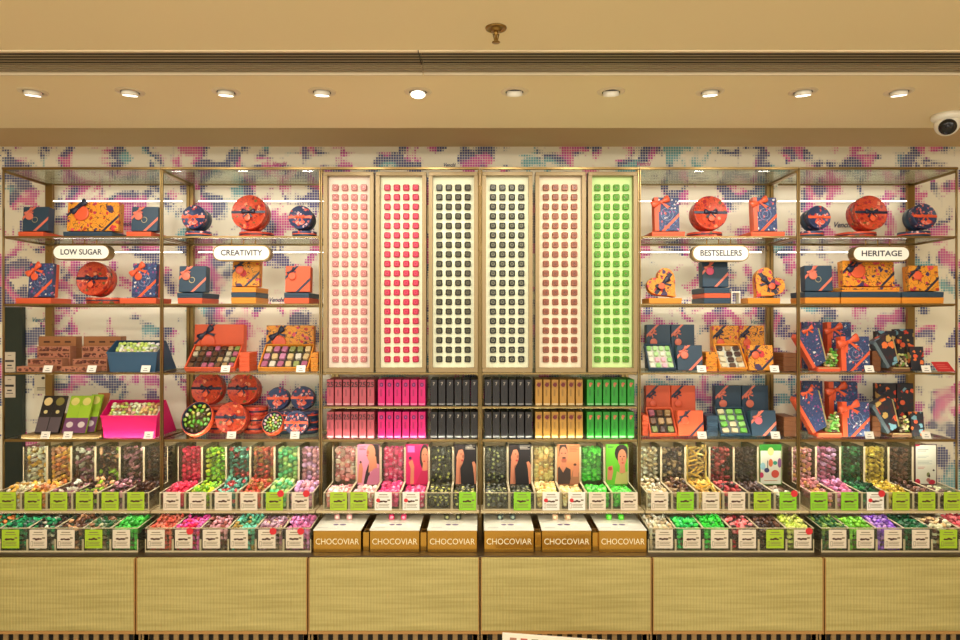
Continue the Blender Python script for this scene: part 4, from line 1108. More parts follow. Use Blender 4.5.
# ------------------------------------------------------------------ slim boxes under the panels
def slim_boxes():
    kinds = [('pink', (180, 80, 92), (44, 12, 24), 322.8, 2, 326.6), ('magenta', (206, 16, 106), (96, 20, 90), 0, 2, 377.8), ('black', (32, 28, 30), (190, 180, 170), 0, 2, 430.2), ('black', (32, 28, 36), (190, 180, 170), 0, 3, 484.5), ('gold', (172, 126, 52), (110, 24, 40), 0, 3, 535.2), ('green', (34, 138, 36), (196, 130, 90), 0, 3, 586.8)]
    for nm, col, mot, _, bi, xs in kinds:
        m = mat('slim_%s_card' % nm, col, .36, .1); mm = mat('slim_%s_motif' % nm, mot, .5)
        lt = mat('slim_%s_band' % nm, tuple(min(255, int(c*.55+110)) for c in col), .4)
        D = 3.38; w = S(6.85, D); h = .131
        b = MB(); b.box(-w/2, w/2, 0, .16, 0, h, 0, .001); body = b.mesh('carton', m)
        b = MB(); b.box(-w/2+.002, w/2-.002, -.0005, .0005, .003, .011); band = b.mesh('foot_band', lt)
        b = MB(); y = -.0008
        if nm == 'pink': add_text(b, '25', .036, 0, y, h*.80)
        elif nm == 'black':
            add_text(b, '7', .022, 0, y, h*.83)
        elif nm == 'magenta':
            b.prism(ellipse(0, h*.8, .009, .011, 16), y, 0); b.prism(ellipse(0, h*.8, .004, .005, 10), y-.0004, 0, 1)
        elif nm == 'gold':
            for a in range(4): b.prism(ellipse(.005*math.cos(a*1.6), h*.80+.006*math.sin(a*1.6), .007, .006, 9), y-.0001*a, 0)
            b.prism([(.004, h*.86), (.014, h*.9), (.012, h*.84)], y, 0)
        else:
            b.prism(ellipse(-.001, h*.8, .006, .012, 12), y, 0); b.prism(ellipse(.004, h*.84, .007, .005, 10), y-.0003, 0, 1)
        tb = MB()
        for k in range(2): tb.box(-.001-.004*k, .001-.004*k, y, 0, h*.36, h*.62, 2)
        lettering = tb.mesh('lettering', [mat('slim_%s_text' % nm, tuple(int(c*.6) for c in col), .5)])
        motif = b.mesh('motif', [mm, mat('slim_%s_light' % nm, (206, 90, 70) if nm == 'green' else (190, 80, 160), .5), mat('slim_%s_text' % nm, tuple(int(c*.6) for c in col), .5)])
        for tier, zt in (('upper', ZM), ('lower', ZD)):
            lab = 'slim upright %s chocolate carton in the row of six, %s tier under the panels' % (nm, tier)
            if nm == 'black': lab = 'slim black chocolate carton, %s tier, %s side of the central brass post' % (tier, 'magenta' if bi == 2 else 'gold')
            for k in range(6):
                t = thing('slim_carton', lab, 'carton', (PX(xs+3.6+k*8.1, D), D, zt+.0006), group='%s slim cartons, %s tier, %s side' % (nm, tier, 'pink' if bi == 2 else 'gold'))
                c = part('carton', body, t); part('motif', motif, t); part('lettering', lettering, t); part('foot_band', band, t)
slim_boxes()

# ------------------------------------------------------------------ CHOCOVIAR plinths on the counter
PT = mat('white_acrylic_top', (238, 238, 226), .25)
fore = [('pink', (226, 150, 150), (240, 196, 190), 2), ('crimson', (220, 44, 100), (240, 150, 170), 2), ('black', (44, 46, 36), (150, 156, 100), 2), ('dark', (48, 60, 66), (150, 170, 150), 3), ('peach', (222, 166, 130), (240, 206, 170), 3), ('green', (70, 206, 40), (130, 226, 90), 3)]
xl = [313.4, 369.8, 427.4, 484.2, 541.8, 599.0]
for (nm, c, s, bi), px in zip(fore, xl):
    D = 3.17; pw = 49.6 if px in xl[1:5] else 47.6; w = S(pw, D); x = PX(px+pw/2, D); h = .108; dp = .25
    t = thing('display_plinth', 'gold lettered plinth with a white top holding two %s chocolates' % nm, 'plinth', (x, D, CSH+.0005), group='gold plinths on the counter')
    b = MB(); b.box(-w/2, w/2, 0, dp, 0, h-.006, 0, .0012); b.build('body', GOLDM, t)
    b = MB(); b.box(-w/2-.001, w/2+.001, -.001, dp, h-.006, h, 0, .001); b.build('top', PT, t)
    b = MB(); add_text(b, 'CHOCOVIAR', .040, 0, -.0006, .050, 0, 0, w*.91); b.build('lettering', mat('letter_cream', (244, 232, 196), .5), t)
    b = MB()
    for sx, rx in ((-.022, .013), (.012, .016)):
        n = 14; b.add([(sx+rx*math.cos(2*math.pi*k/n), .075+.012*math.sin(2*math.pi*k/n), h+.0004) for k in range(n)], [tuple(range(n))], 0)
    for x0, x1, y in ((-.035, .035, .112), (-.1, -.05, .03)): b.add([(x0, y, h+.0003), (x1, y, h+.0003), (x1, y+.005, h+.0003), (x0, y+.005, h+.0003)], [(0, 1, 2, 3)], 1)
    b.build('print', [mat('purple_ink', (86, 60, 110), .5), mat('grey_ink', (150, 150, 150), .5)], t)
    for s2 in (-1, 1):
        M = Matrix.Translation((x-.005+s2*.030, D+.165, CSH+.0005+h+.0128)) @ Matrix.Rotation(rng.uniform(-.3, .3), 4, 'Z')
        o = sweet('cube', c, .0142, M, '%s foil-wrapped chocolate, one of the pair on its gold plinth' % nm, 'pair of %s chocolates on a plinth' % nm, s)
        o.name = 'plinth_chocolate'
for px, nm in ((366, 'pink and crimson'), (423.5, 'crimson and black'), (538, 'dark and peach'), (595.5, 'peach and green')):
    D = 3.19; w = S(6.2, D)
    t = thing('gold_spacer', 'low gold spacer block between the %s plinths' % nm, 'spacer', (PX(px, D), D, CSH+.0005), group='gold spacers between plinths')
    b = MB(); b.box(-w/2, w/2, 0, .2, 0, .088, 0, .001); b.build('body', GOLDM, t)
    b = MB(); b.box(-w/2, w/2, .05, .058, .0882, .0895); b.build('strip', BRASS, t)

# ------------------------------------------------------------------ counter and cabinets
b = MB(); b.box(-3.2, 3.2, 3.122, 3.735, CSH-.02, CSH, 0, .002)
tag(b.build('counter_top', mat('counter_bronze', (74, 58, 38), .4, .3)), 'long dark bronze counter top carrying the bins and plinths', 'counter')
REED = reed_wood()
seams = [-38, 135.5, 307.8, 480, 652.2, 824.3, 997]
cn = ['cabinet at the low sugar end of the row', 'cabinet under the creativity bay bins', 'cabinet under the pink, crimson and black plinths', 'cabinet under the dark, peach and green plinths', 'cabinet under the bestsellers bay bins', 'cabinet at the heritage end of the row']
for i in range(6):
    D = 3.10; x0, x1 = PX(seams[i], D)+.0035, PX(seams[i+1], D)-.0035; w = (x1-x0)/2
    t = thing('base_cabinet', 'reeded pale wood base '+cn[i], 'cabinet', ((x0+x1)/2, D, 0), group='reeded base cabinets')
    zb = .107
    b = MB(); b.box(-w, w, .02, .62, zb, CSH-.024); b.build('body', mat('cabinet_side', (150, 106, 62), .5), t)
    b = MB(); b.box(-w+.004, w-.004, 0, .0195, zb+.014, CSH-.004, 0, .0015); b.build('front_panel', REED, t)
    b = MB(); b.box(-w, -w+.004, -.001, .019, zb, CSH-.004); b.box(w-.004, w, -.001, .019, zb, CSH-.004); b.box(-w+.004, w-.004, -.001, .019, zb, zb+.0135); b.build('edge_trim', mat('cabinet_trim', (176, 132, 74), .4), t)
    b = MB(); b.box(-w, w, .06, .6, 0, zb-.001); b.build('plinth', mat('plinth_black', (22, 20, 18), .7), t)
    b = MB(); n = int((2*w-.04)/.0449)
    b.box(-w, w, .052, .058, zb-.008, zb-.001)
    for k in range(n+1):
        xx = -w+.02+(2*w-.04)*k/n; b.box(xx-.0115, xx+.0115, .052, .058, .012, zb-.008)
    b.box(-w, -w+.03, .052, .058, .012, zb-.008); b.box(w-.03, w, .052, .058, .012, zb-.008)
    b.box(-w, w, .052, .058, 0, .012); b.build('vent_grille', mat('grille_tan', (176, 144, 96), .5), t)

# ------------------------------------------------------------------ dark board and notices at the low sugar end
D = 3.70
x0, x1 = PX(3.5, D), PX(22, D)
t = thing('dark_board', 'tall dark green board standing against the wall at the low sugar end', 'board', ((x0+x1)/2, D, .461))
b = MB(); b.box(-(x1-x0)/2, (x1-x0)/2, 0, .03, 0, PZ(307, D)-.461, 0, .002); b.build('panel', mat('dark_green_board', (34, 46, 38), .5), t)
for y0, y1, lab in ((352, 372, 'white notice on the dark board above the shelf edge'), (376, 397.5, 'white notice on the dark board below the shelf edge')):
    d2 = D-.003; w, h = S(11.5, d2), S(y1-y0, d2)
    t = thing('wall_notice', lab, 'notice', (PX(9.5, d2), d2, PZ(y1, d2)), group='notices on the dark board')
    b = MB(); b.box(-w/2, w/2, 0, .002, 0, h); b.build('sheet', mat('notice_paper', (214, 200, 180), .6), t)
    b = MB()
    for f, ww, hh in ((.82, .3, .02), (.5, .75, .1), (.3, .4, .06), (.18, .6, .03)): b.box(-w*ww/2, w*ww/2, -.0006, 0, h*f, h*(f+hh))
    b.build('print', DARK, t)
d2 = 3.732
t = thing('paper_sign', 'cream paper notice on the wall above the black bar packs', 'notice', (PX(41, d2), d2, PZ(394, d2)))
w, h = S(13.5, d2), S(19, d2)
b = MB(); b.box(-w/2, w/2, 0, .002, 0, h); b.build('sheet', CREAM, t)
b = MB(); b.prism(ellipse(.012, h*.84, .01, .008, 10), -.0006, 0); b.box(-w*.3, w*.35, -.0006, 0, h*.3, h*.34); b.box(-w*.3, w*.25, -.0006, 0, h*.2, h*.23); b.build('print', DARK, t)

# ------------------------------------------------------------------ third and bottom shelves
# cocoa bar packs stepped in two groups
def bar_pack(px0, px1, z, D, hpx, label, group, plain=False):
    w, h = S(px1-px0, D), S(hpx, D)
    t = thing('bar_pack', label, 'chocolate bar', (PX((px0+px1)/2, D), D, z+.0004), group=group)
    b = MB(); b.box(-w/2, w/2, 0, .055, 0, h, 0, .001); b.build('carton', mat('cocoa_card', (164, 108, 66), .5) if plain else mat('bar_end_card', (176, 118, 88), .5), t)
    if not plain:
        b = MB(); b.box(-w/2+.003, w/2-.003, -.0006, .0004, h*.16, h*.86); b.build('print', COCOA, t)
    else:
        b = MB()
        for k in range(3): b.box(-w*.36+k*w*.28, -w*.2+k*w*.28, -.0006, 0, h*.42, h*.58)
        b.build('print', INKBROWN, t)
    return z+h+.0008
for g0, nm in ((0, 'end-post'), (45, 'blue tray')):
    gr_ = 'cocoa bar packs, %s group' % nm
    bar_pack(16.5+g0, 50+g0, ZC, 3.38, 5.6, 'pink-brown cocoa bar pack at the front step, %s group' % nm, gr_)
    z = ZC
    for k in range(2): z = bar_pack(27.5+g0, 62+g0, z, 3.44, 6, 'pink-brown cocoa bar pack %s the second step, %s group' % (('low on', 'on top of')[k], nm), gr_)
    z = ZC
    for k in range(4): z = bar_pack(37+g0, 70+g0, z, 3.50, 5.9, 'pink-brown cocoa bar pack, %s from bottom of the third step, %s group' % (words[k], nm), gr_)
    z = ZC
    for k in range(3): z = bar_pack(38.5+g0, 76+g0, z, 3.56, 10.9, 'plain brown cocoa bar carton, %s from bottom at the back, %s group' % (words[k], nm), gr_, True)
price_card(47, D=3.362, where='before the end-post cocoa bar packs')
price_card(91, D=3.362, where='before the blue-tray-side cocoa bar packs')

def tray_box(px0, px1, yfront, yback, z, m, label, sweets, slabel, sgroup, D=3.385, size=.0125, flare=.014):
    """wedge-shaped gift tray: upright front, heaped opening, long sloping back"""
    w = S(px1-px0, D); hf = S(yfront, D); hb = S(yback, D); d1, d2 = .085, .235
    t = thing('gift_tray', label, 'tray', (PX((px0+px1)/2, D), D, z+.0006))
    def slab(p, q, r, s2, off, name):
        a8 = [p, q, r, s2]+[tuple(Vector(x)+Vector(off)) for x in (p, q, r, s2)]
        b = MB(); b.add(a8, [(0, 1, 2, 3), (7, 6, 5, 4), (0, 4, 5, 1), (1, 5, 6, 2), (2, 6, 7, 3), (3, 7, 4, 0)]); b.build(name, m, t)
    wb, wt, th = w/2-flare, w/2, .003
    slab((-wb, 0, 0), (wb, 0, 0), (wt, -.004, hf), (-wt, -.004, hf), (0, th, 0), 'front_wall')
    slab((-wb, d2, 0), (wb, d2, 0), (wt, d1, hb), (-wt, d1, hb), (0, th, 0), 'back_wall')
    for s in (-1, 1):
        b = MB(); P = [(s*wb, 0, 0), (s*wb, d2, 0), (s*wt, d1, hb), (s*wt, -.004, hf)]
        P += [(p[0]-s*th, p[1], p[2]) for p in P]
        b.add(P, [(0, 1, 2, 3), (7, 6, 5, 4), (0, 4, 5, 1), (1, 5, 6, 2), (2, 6, 7, 3), (3, 7, 4, 0)]); b.build('side_wall', m, t)
    b = MB(); b.box(-wb+.004, wb-.004, .004, d2-.004, .0005, .004); b.build('base', m, t)
    b = MB(); b.box(-wt-.001, wt+.001, -.0065, -.0045, hf-.010, hf, 0, .0006); b.build('rim', m, t)
    b = MB(); yz_prism(b, [(.006, .006), (d1, .006), (d1, hb-.03), (.006, hf-.03)], -wb+.006, wb-.006); b.build('liner', mat('tray_liner', (226, 216, 196), .6), t)
    rows, nx = 5, 11
    for r in range(rows):
        for i in range(nx):
            f = (r+.5)/rows
            xx = (-wb+.02)+(2*wb-.04)*i/(nx-1)+rng.uniform(-.004, .004); yy = .017+(d1-.034)*f
            zz = hf-.03+(hb-hf)*f+.015+rng.uniform(0, .006)
            M = t.matrix_basis @ Matrix.Translation((xx, yy, zz)) @ rrot('oval').to_matrix().to_4x4()
            o = sweet('oval', rng.choice(sweets), size, M, slabel, sgroup); o.name = 'tray_sweet'
tray_box(107, 158, 20, 31, ZC, BLUEBOX, 'navy blue flared gift tray of sweets on the third shelf', [(200, 206, 180), (170, 190, 90), (222, 200, 206), (190, 170, 150), (150, 170, 110)], 'sweet in the navy blue gift tray', 'sweets in the blue gift tray')
price_card(145, D=3.362, where='before the blue gift tray', group=None)
tray_box(101, 158, 22.5, 36, ZD, MAGENTA, 'magenta flared gift tray of sweets on the bottom shelf', [(200, 170, 110), (170, 190, 90), (222, 160, 150), (190, 200, 170), (150, 100, 70), (226, 206, 170)], 'sweet in the magenta gift tray', 'sweets in the magenta gift tray')
price_card(148, D=3.362, z=ZD, where='before the magenta gift tray', group=None)

# bar packs leaning on a low wooden tray
D = 3.37
t = thing('wooden_tray', 'low pale wooden tray under the black and lime bar packs', 'tray', (PX(60, D), D, ZD+.0006))
w = S(78, D)/2
b = MB(); b.box(-w, w, 0, .2, 0, .018, 0, .002); b.build('base', mat('tray_wood', (140, 112, 70), .5, var=.1), t)
b = MB(); b.box(-w, w, .185, .2, .018, .1, 0, .001); b.build('back_rest', mat('tray_wood', (176, 146, 92), .5), t)
for i, (px, kind, D, lab) in enumerate(((40, 'black', 3.382, 'black bar pack with a large pale gold roundel, outer one of the pair'), (52, 'black', 3.382, 'black bar pack with a dull gold roundel beside the lime packs'),
        (67.5, 'lime', 3.382, 'lime and purple bar pack beside the black packs'), (79.2, 'lime', 3.382, 'lime and purple bar pack, second from the black packs'),
        (88.5, 'lime', 3.42, 'lime bar pack tucked behind the two front lime packs'), (95, 'bronze', 3.47, 'bronze bar pack at the tray end nearest the magenta tray'))):
    w, h = S(11.6 if kind != 'black' else 11.8, D), S(39, D)
    t = thing('leaning_bar_pack', lab, 'chocolate bar', (PX(px, D), D, ZD+.0200), (R(-24), 0, 0), group='bar packs leaning on the wooden tray')
    t.location.z += .013*math.sin(R(24))
    b = MB(); b.box(-w/2, w/2, 0, .013, 0, h, 0, .001)
    b.build('carton', {'black': mat('black_pack', (34, 28, 28), .4), 'lime': mat('lime_pack', (150, 186, 40), .45), 'bronze': mat('bronze_pack', (190, 124, 76), .4, .3)}[kind], t)
    if kind == 'black':
        b = MB(); b.prism(ellipse(0, h*.84, w*.36, w*.36, 20), -.0008, 0); b.build('roundel', mat('roundel_%d' % i, (226, 200, 140) if i == 0 else (130, 120, 60), .4), t)
        b = MB(); b.prism(ellipse(0, h*.56, w*.16, w*.16, 14), -.0008, 0); b.build('small_roundel', mat('roundel_small', (206, 190, 130), .4), t)
        b = MB(); b.box(-w/2+.002, w/2-.002, -.0007, 0, .004, h*.42); b.build('lower_print', mat('pack_grey', (84, 72, 78), .5), t)
    elif kind == 'lime':
        b = MB(); b.prism(ellipse(0, h*.84, w*.36, w*.36, 20), -.0008, 0); b.build('roundel', mat('roundel_lime', (222, 210, 120), .4), t)
        b = MB(); b.box(-w/2, w/2, -.0007, 0, .0, h*.40); b.prism(ellipse(0, h*.22, w*.3, h*.08, 12), -.0012, 0, 1); b.build('lower_print', [mat('pack_purple', (110, 60, 100), .5), mat('pack_white', (206, 190, 190), .5)], t)
price_card(44.5, D=3.363, z=ZD, where='before the black bar packs', group=None); price_card(67, D=3.363, z=ZD, where='before the lime bar packs', group=None)

# boxes lying open, tilted towards the shopper
PRAL = {'mix': [(60, 36, 26), (74, 46, 32), (96, 66, 44), (150, 120, 80), (110, 120, 60), (150, 80, 100), (160, 150, 126)], 'green': [(130, 180, 106), (160, 196, 136), (206, 156, 170), (210, 206, 186)],
        'dark': [(60, 40, 32), (80, 56, 40), (150, 120, 80), (190, 180, 150)], 'pastel': [(170, 110, 140), (130, 136, 80), (180, 156, 110), (150, 84, 110), (110, 110, 60), (186, 180, 166)], 'lime': [(96, 170, 60), (130, 186, 96), (196, 186, 150), (74, 52, 44)]}
def open_box(label, px0, px1, hpx, z, rim, inner, rows, cols, pal, D=3.40, lean=48., pshape='cube', slabel=None, group=None, dz=0., gap=.70):
    w = S(px1-px0, D); dp = .026
    L = S(hpx, D)/math.cos(R(lean))
    t = thing('open_gift_box', label, 'gift box', (PX((px0+px1)/2, D), D, z+.0006), group=group)
    M = Matrix.Translation((0, 0, dp*math.sin(R(lean)))) @ Matrix.Rotation(R(-lean), 4, 'X')
    th = .006
    b = MB(); b.box(-w/2, w/2, dp-.004, dp, 0, L, 0, 0, M); b.build('base', rim, t)
    b = MB()
    b.box(-w/2, -w/2+th, 0, dp-.004, 0, L, 0, 0, M); b.box(w/2-th, w/2, 0, dp-.004, 0, L, 0, 0, M)
    b.box(-w/2+th, w/2-th, 0, dp-.004, 0, th, 0, 0, M); b.box(-w/2+th, w/2-th, 0, dp-.004, L-th, L, 0, 0, M); b.build('rim', rim, t)
    b = MB(); b.box(-w/2+th, w/2-th, dp*.55, dp-.005, th, L-th, 0, 0, M); b.build('insert', inner, t)
    yb, zb = L*math.sin(R(lean)), L*math.cos(R(lean))
    b = MB(); yz_prism(b, [(.06, 0), (yb+.014, 0), (yb+.014, zb*.7), (.06, .012)], -w*.3, w*.3); b.build('easel', CLEAR, t)
    cw, chh = (w-2*th)/cols, (L-2*th)/rows
    s = min(cw, chh)*.5*gap/.9
    for r in range(rows):
        for c in range(cols):
            P = Matrix.Translation((-w/2+th+cw*(c+.5), dp*.55-s*.42, th+chh*(r+.5)))
            Sc = Matrix.Diagonal((cw*gap*.5/.9/s, .6, chh*gap*.5/.9/s, 1))
            o = sweet(pshape, rng.choice(PRAL[pal]), round(s, 5), t.matrix_basis @ M @ P @ Matrix.Rotation(rng.uniform(-.15, .15), 4, 'Y') @ Sc, slabel or 'praline in the '+label, 'pralines in the '+label)
            o.name = 'boxed_praline'
    return t
def stack(n, px0, px1, hpx, style, z, D, depth, labelf, group):
    for k in range(n): z = flat(labelf(words[k]), px0, px1, hpx, style, z, D, depth, group)
    return z

# low sugar / creativity: a blue lid leaning, coral and floral gifts
g = G % ('third', 'creativity')
gift('coral box with navy corner ribbon behind the open praline box, third shelf', 193.5, 243, 44, 'coral', ZC, D=3.585, lean=4, group=g)
open_box('coral open box of dark and coloured pralines, third shelf', 184, 234, 23, ZC, CORAL, mat('insert_dark', (60, 50, 40), .6), 4, 7, 'mix', group=g)
stack(4, 239, 249.5, 4.6, 'coral', ZC, 3.42, .12, lambda o: 'small coral box, %s from the bottom, stacked beside the coral open box' % o, 'coral boxes beside the open praline box')
gift('orange floral box with navy ribbon standing on the third shelf beside pink panel', 265.5, 313, 43, 'floral', ZC, D=3.585, lean=4, group=g, tg=None)
open_box('orange open box of pastel pralines, third shelf beside the pink panel', 257.5, 308, 23, ZC, ORANGE, mat('insert_dark', (60, 50, 40), .6), 3, 6, 'pastel', group=g)
stack(4, 310.5, 318, 4.6, 'floral', ZC, 3.42, .12, lambda o: 'small orange floral box, %s from the bottom, stacked against the brass post' % o, 'floral boxes against the brass post')
price_card(225, D=3.362, where='before the coral open box', group=None); price_card(300.5, D=3.362, where='before the orange open box', group=None)

# bottom shelf of the creativity bay: round tins
g = G % ('bottom', 'creativity')
def open_tin(label, px0, px1, hpx, z, rim, pal, D=3.40, lean=42., inner=None, n=14, group=None, roll=0):
    r = S(px1-px0, D)/2; dp = .035; L = S(hpx, D)/math.cos(R(lean))*.5
    r2 = L
    t = thing('open_round_tin', label, 'tin', (PX((px0+px1)/2, D), D, z+.0006), group=group)
    M = Matrix.Translation((0, 0, dp*math.sin(R(lean)))) @ Matrix.Rotation(R(-lean), 4, 'X') @ Matrix.Translation((0, 0, r2)) @ Matrix.Rotation(R(90), 4, 'X') @ Matrix.Diagonal((r/r2, 1, 1, 1)) @ Matrix.Scale(1, 4)
    b = MB(); b.lathe([(r2, -dp), (r2, -.001), (r2-.003, 0)], 36, 0, M, cap=False); b.lathe([(r2-.004, -dp+.002), (0, -dp+.002)], 36, 0, M); b.build('base', rim, t)
    b = MB(); b.lathe([(r2-.003, 0), (r2-.007, 0), (r2-.008, -dp+.003)], 36, 0, M, cap=False); b.build('rim', inner or NAVYD, t)
    b = MB(); b.lathe([(r2-.009, -dp*.55), (0, -dp*.5)], 36, 0, M); b.build('insert', mat('tin_liner', (120, 110, 60), .6), t)
    yb, zb = 2*r2*math.sin(R(lean)), 2*r2*math.cos(R(lean))
    b = MB(); yz_prism(b, [(.06, 0), (yb+.008, 0), (yb+.008, zb*.6), (.06, .012)], -r*.35, r*.35); b.build('easel', CLEAR, t)
    k = 0
    for ring, cnt in ((.0, 1), (.25, 5), (.5, 10), (.76, 15)):
        for j in range(cnt):
            a = 2*math.pi*j/cnt+ring
            P = Matrix.Translation((ring*r2*math.cos(a), ring*r2*math.sin(a), -dp*.4+.004+rng.uniform(0, .004)))
            o = sweet('oval', rng.choice(PRAL[pal]+[(206, 196, 90), (120, 160, 50)]), round(r2*.135, 5), t.matrix_basis @ M @ P @ rrot('oval').to_matrix().to_4x4(), 'sweet in the '+label, 'sweets in the '+label)
            o.name = 'tin_sweet'
def tin_up(label, x0, x1, hpx, style, z, D, lean, yaw=0., group=None, depth=.07):
    return tin(label, x0, x1, hpx, style, z, D, depth, lean, yaw, group=group)
# closed tins lying flat behind raise the rear pair
z1 = flat_tin('flat red tin lowest behind the open tin, bottom shelf of creativity bay', 200, 236, 9, 'red', ZD, D=3.51, group=g)
z1 = flat_tin('flat red tin in mid stack behind the open tin, bottom shelf', 200, 236, 9, 'red', z1, D=3.51, group=g)
z1 = flat_tin('flat red tin topmost in the stack behind the open tin, bottom shelf', 200, 236, 8, 'red', z1, D=3.51, group=g)
tin_up('round red tin with black ribbon above and behind the open sweet tin', 188.5, 221, 34.5, 'red', z1, 3.525, 12, -6, g, .058)
z2 = ZD
for k in range(3): z2 = flat_tin('flat red tin, %s from the bottom, behind the front red tin' % words[k], 239, 264, 8.6, 'red', z2, D=3.50, group=g)
tin_up('round red tin with black ribbon above and behind the front red tin', 224.5, 256, 33, 'red', z2, 3.51, 14, -6, g)
open_tin('open coral tin of green sweets', 177, 208, 31, ZD, CORAL, 'lime', D=3.375, group=g, lean=32)
tin_up('round red tin with black bow in front on the bottom shelf, creativity bay', 212.5, 244, 33, 'red', ZD, 3.40, 18, -3, g)
z2 = ZD
for k in range(3): z2 = flat_tin('flat navy tin, %s from the bottom, behind the small navy tins' % words[k], 270, 294, 7.2, 'navyt', z2, D=3.50, group=g)
tin_up('small navy floral tin at the back of bottom shelf, above the open tin', 265.5, 288, 22, 'navyt', z2, 3.52, 12, -5, g, .045)
z3 = ZD
for k in range(3): z3 = flat_tin('flat navy tin, %s from the bottom, beside the brass post' % words[k], 296, 316, 7.2, 'navyt', z3, D=3.50, group=g)
tin_up('small navy floral tin at the back of bottom shelf, beside the brass post', 289.5, 313, 23, 'navyt', z3, 3.52, 12, -5, g, .045)
open_tin('small open tin of pale and green sweets', 259.5, 281, 20, ZD, CORAL, 'green', D=3.40, lean=36, group=g)
tin_up('small navy floral tin in front on the bottom shelf, creativity bay', 282.5, 307, 22, 'navyt', ZD, 3.40, 16, -4, g, .045)
price_card(231, D=3.362, z=ZD, where='before the front red tin', group=None); price_card(294.5, D=3.362, z=ZD, where='before the small navy tin', group=None)

# bestsellers bay, third shelf
g = G % ('third', 'bestsellers')
gift('navy box with salmon tag at the back, third shelf, nearest the green panel', 647, 671, 44, 'navy', ZC, D=3.585, lean=3, group=g)
gift('navy box with salmon tag at the back, third shelf, second from green panel', 671.8, 695, 44, 'navy', ZC, D=3.585, lean=3, group=g)
open_box('navy open box of green and pink pralines, third shelf', 649, 676.5, 24, ZC, NAVY, mat('insert_pale', (206, 206, 190), .6), 4, 4, 'green', group=g, lean=40)
gift('navy box with salmon tag in front on the third shelf, bestsellers bay', 677.8, 703, 25, 'navy', ZC, D=3.40, lean=8, group=g)
gift('orange floral box with navy bow at the back, third shelf, above the open box', 713.5, 739.5, 43, 'floral', ZC, D=3.585, lean=3, group=g)
gift('orange floral box with navy bow at the back, third shelf, nearest heritage bay', 740.2, 765, 43, 'floral', ZC, D=3.585, lean=3, group=g)
open_box('orange open box of dark pralines, third shelf', 720.5, 748, 24, ZC, ORANGE, mat('insert_pale', (206, 206, 190), .6), 4, 3, 'dark', group=g, lean=40)
gift('orange floral box with navy bow in front on the third shelf, bestsellers bay', 749, 774, 25, 'floral', ZC, D=3.40, lean=8, group=g)
stack(4, 706, 717.5, 4.6, 'floral', ZC, 3.43, .12, lambda o: 'small orange floral box, %s from the bottom, between navy and floral gifts' % o, 'floral boxes between the gifts')
stack(4, 783.5, 797, 4.5, 'brown', ZC, 3.42, .14, lambda o: 'brown lidded box, %s from the bottom, third shelf beside heritage bay' % o, 'brown boxes on the third shelf')
price_card(702, D=3.362, where='before the navy gifts of the bestsellers bay', group=None); price_card(775, D=3.362, where='before the floral gifts of the bestsellers bay', group=None)
# bestsellers bay, bottom shelf
g = G % ('bottom', 'bestsellers')
gift('coral box with navy bow at the back, bottom shelf, nearest the green cartons', 646.5, 671, 45, 'coral', ZD, D=3.585, lean=3, group=g)
gift('coral box with navy bow at the back, bottom shelf, second from green cartons', 671.8, 696, 45, 'coral', ZD, D=3.585, lean=3, group=g)
open_box('coral open box of mixed pralines', 650.5, 677.5, 24, ZD, CORAL, mat('insert_dark', (60, 50, 40), .6), 3, 3, 'mix', group=g, lean=40)
gift('coral box with navy bow in front on the bottom shelf, bestsellers bay', 678.5, 704, 25, 'coral', ZD, D=3.40, lean=8, group=g)
gift('navy box with salmon tag at the back, bottom shelf, above the open navy box', 716, 742, 45, 'navy', ZD, D=3.585, lean=3, group=g)
gift('navy box with salmon tag at the back, bottom shelf, nearest heritage bay', 742.7, 769, 45, 'navy', ZD, D=3.585, lean=3, group=g)
open_box('navy open box of lime pralines', 721.5, 751, 24.5, ZD, NAVY, mat('insert_steel', (110, 120, 124), .5), 4, 3, 'lime', group=g, lean=40)
gift('navy box with salmon tag in front on the bottom shelf, bestsellers bay', 752, 777, 25, 'navy', ZD, D=3.40, lean=8, group=g, tg=mat('pink_tag2', (226, 110, 120), .4))
stack(4, 707, 718, 5, 'navy', ZD, 3.43, .12, lambda o: 'small navy box, %s from the bottom, between coral and navy gifts' % o, 'navy boxes between the gifts')
stack(4, 642.5, 648.5, 5, 'coral', ZD, 3.44, .12, lambda o: 'small coral box, %s from the bottom, against the post by green cartons' % o, 'coral boxes against the post')
stack(4, 784, 797, 4.8, 'brown', ZD, 3.42, .14, lambda o: 'brown lidded box, %s from the bottom, bottom shelf beside heritage bay' % o, 'brown boxes on the bottom shelf')
price_card(702.5, D=3.362, z=ZD, where='before the coral gifts', group=None); price_card(776, D=3.362, z=ZD, where='before the navy gifts', group=None)

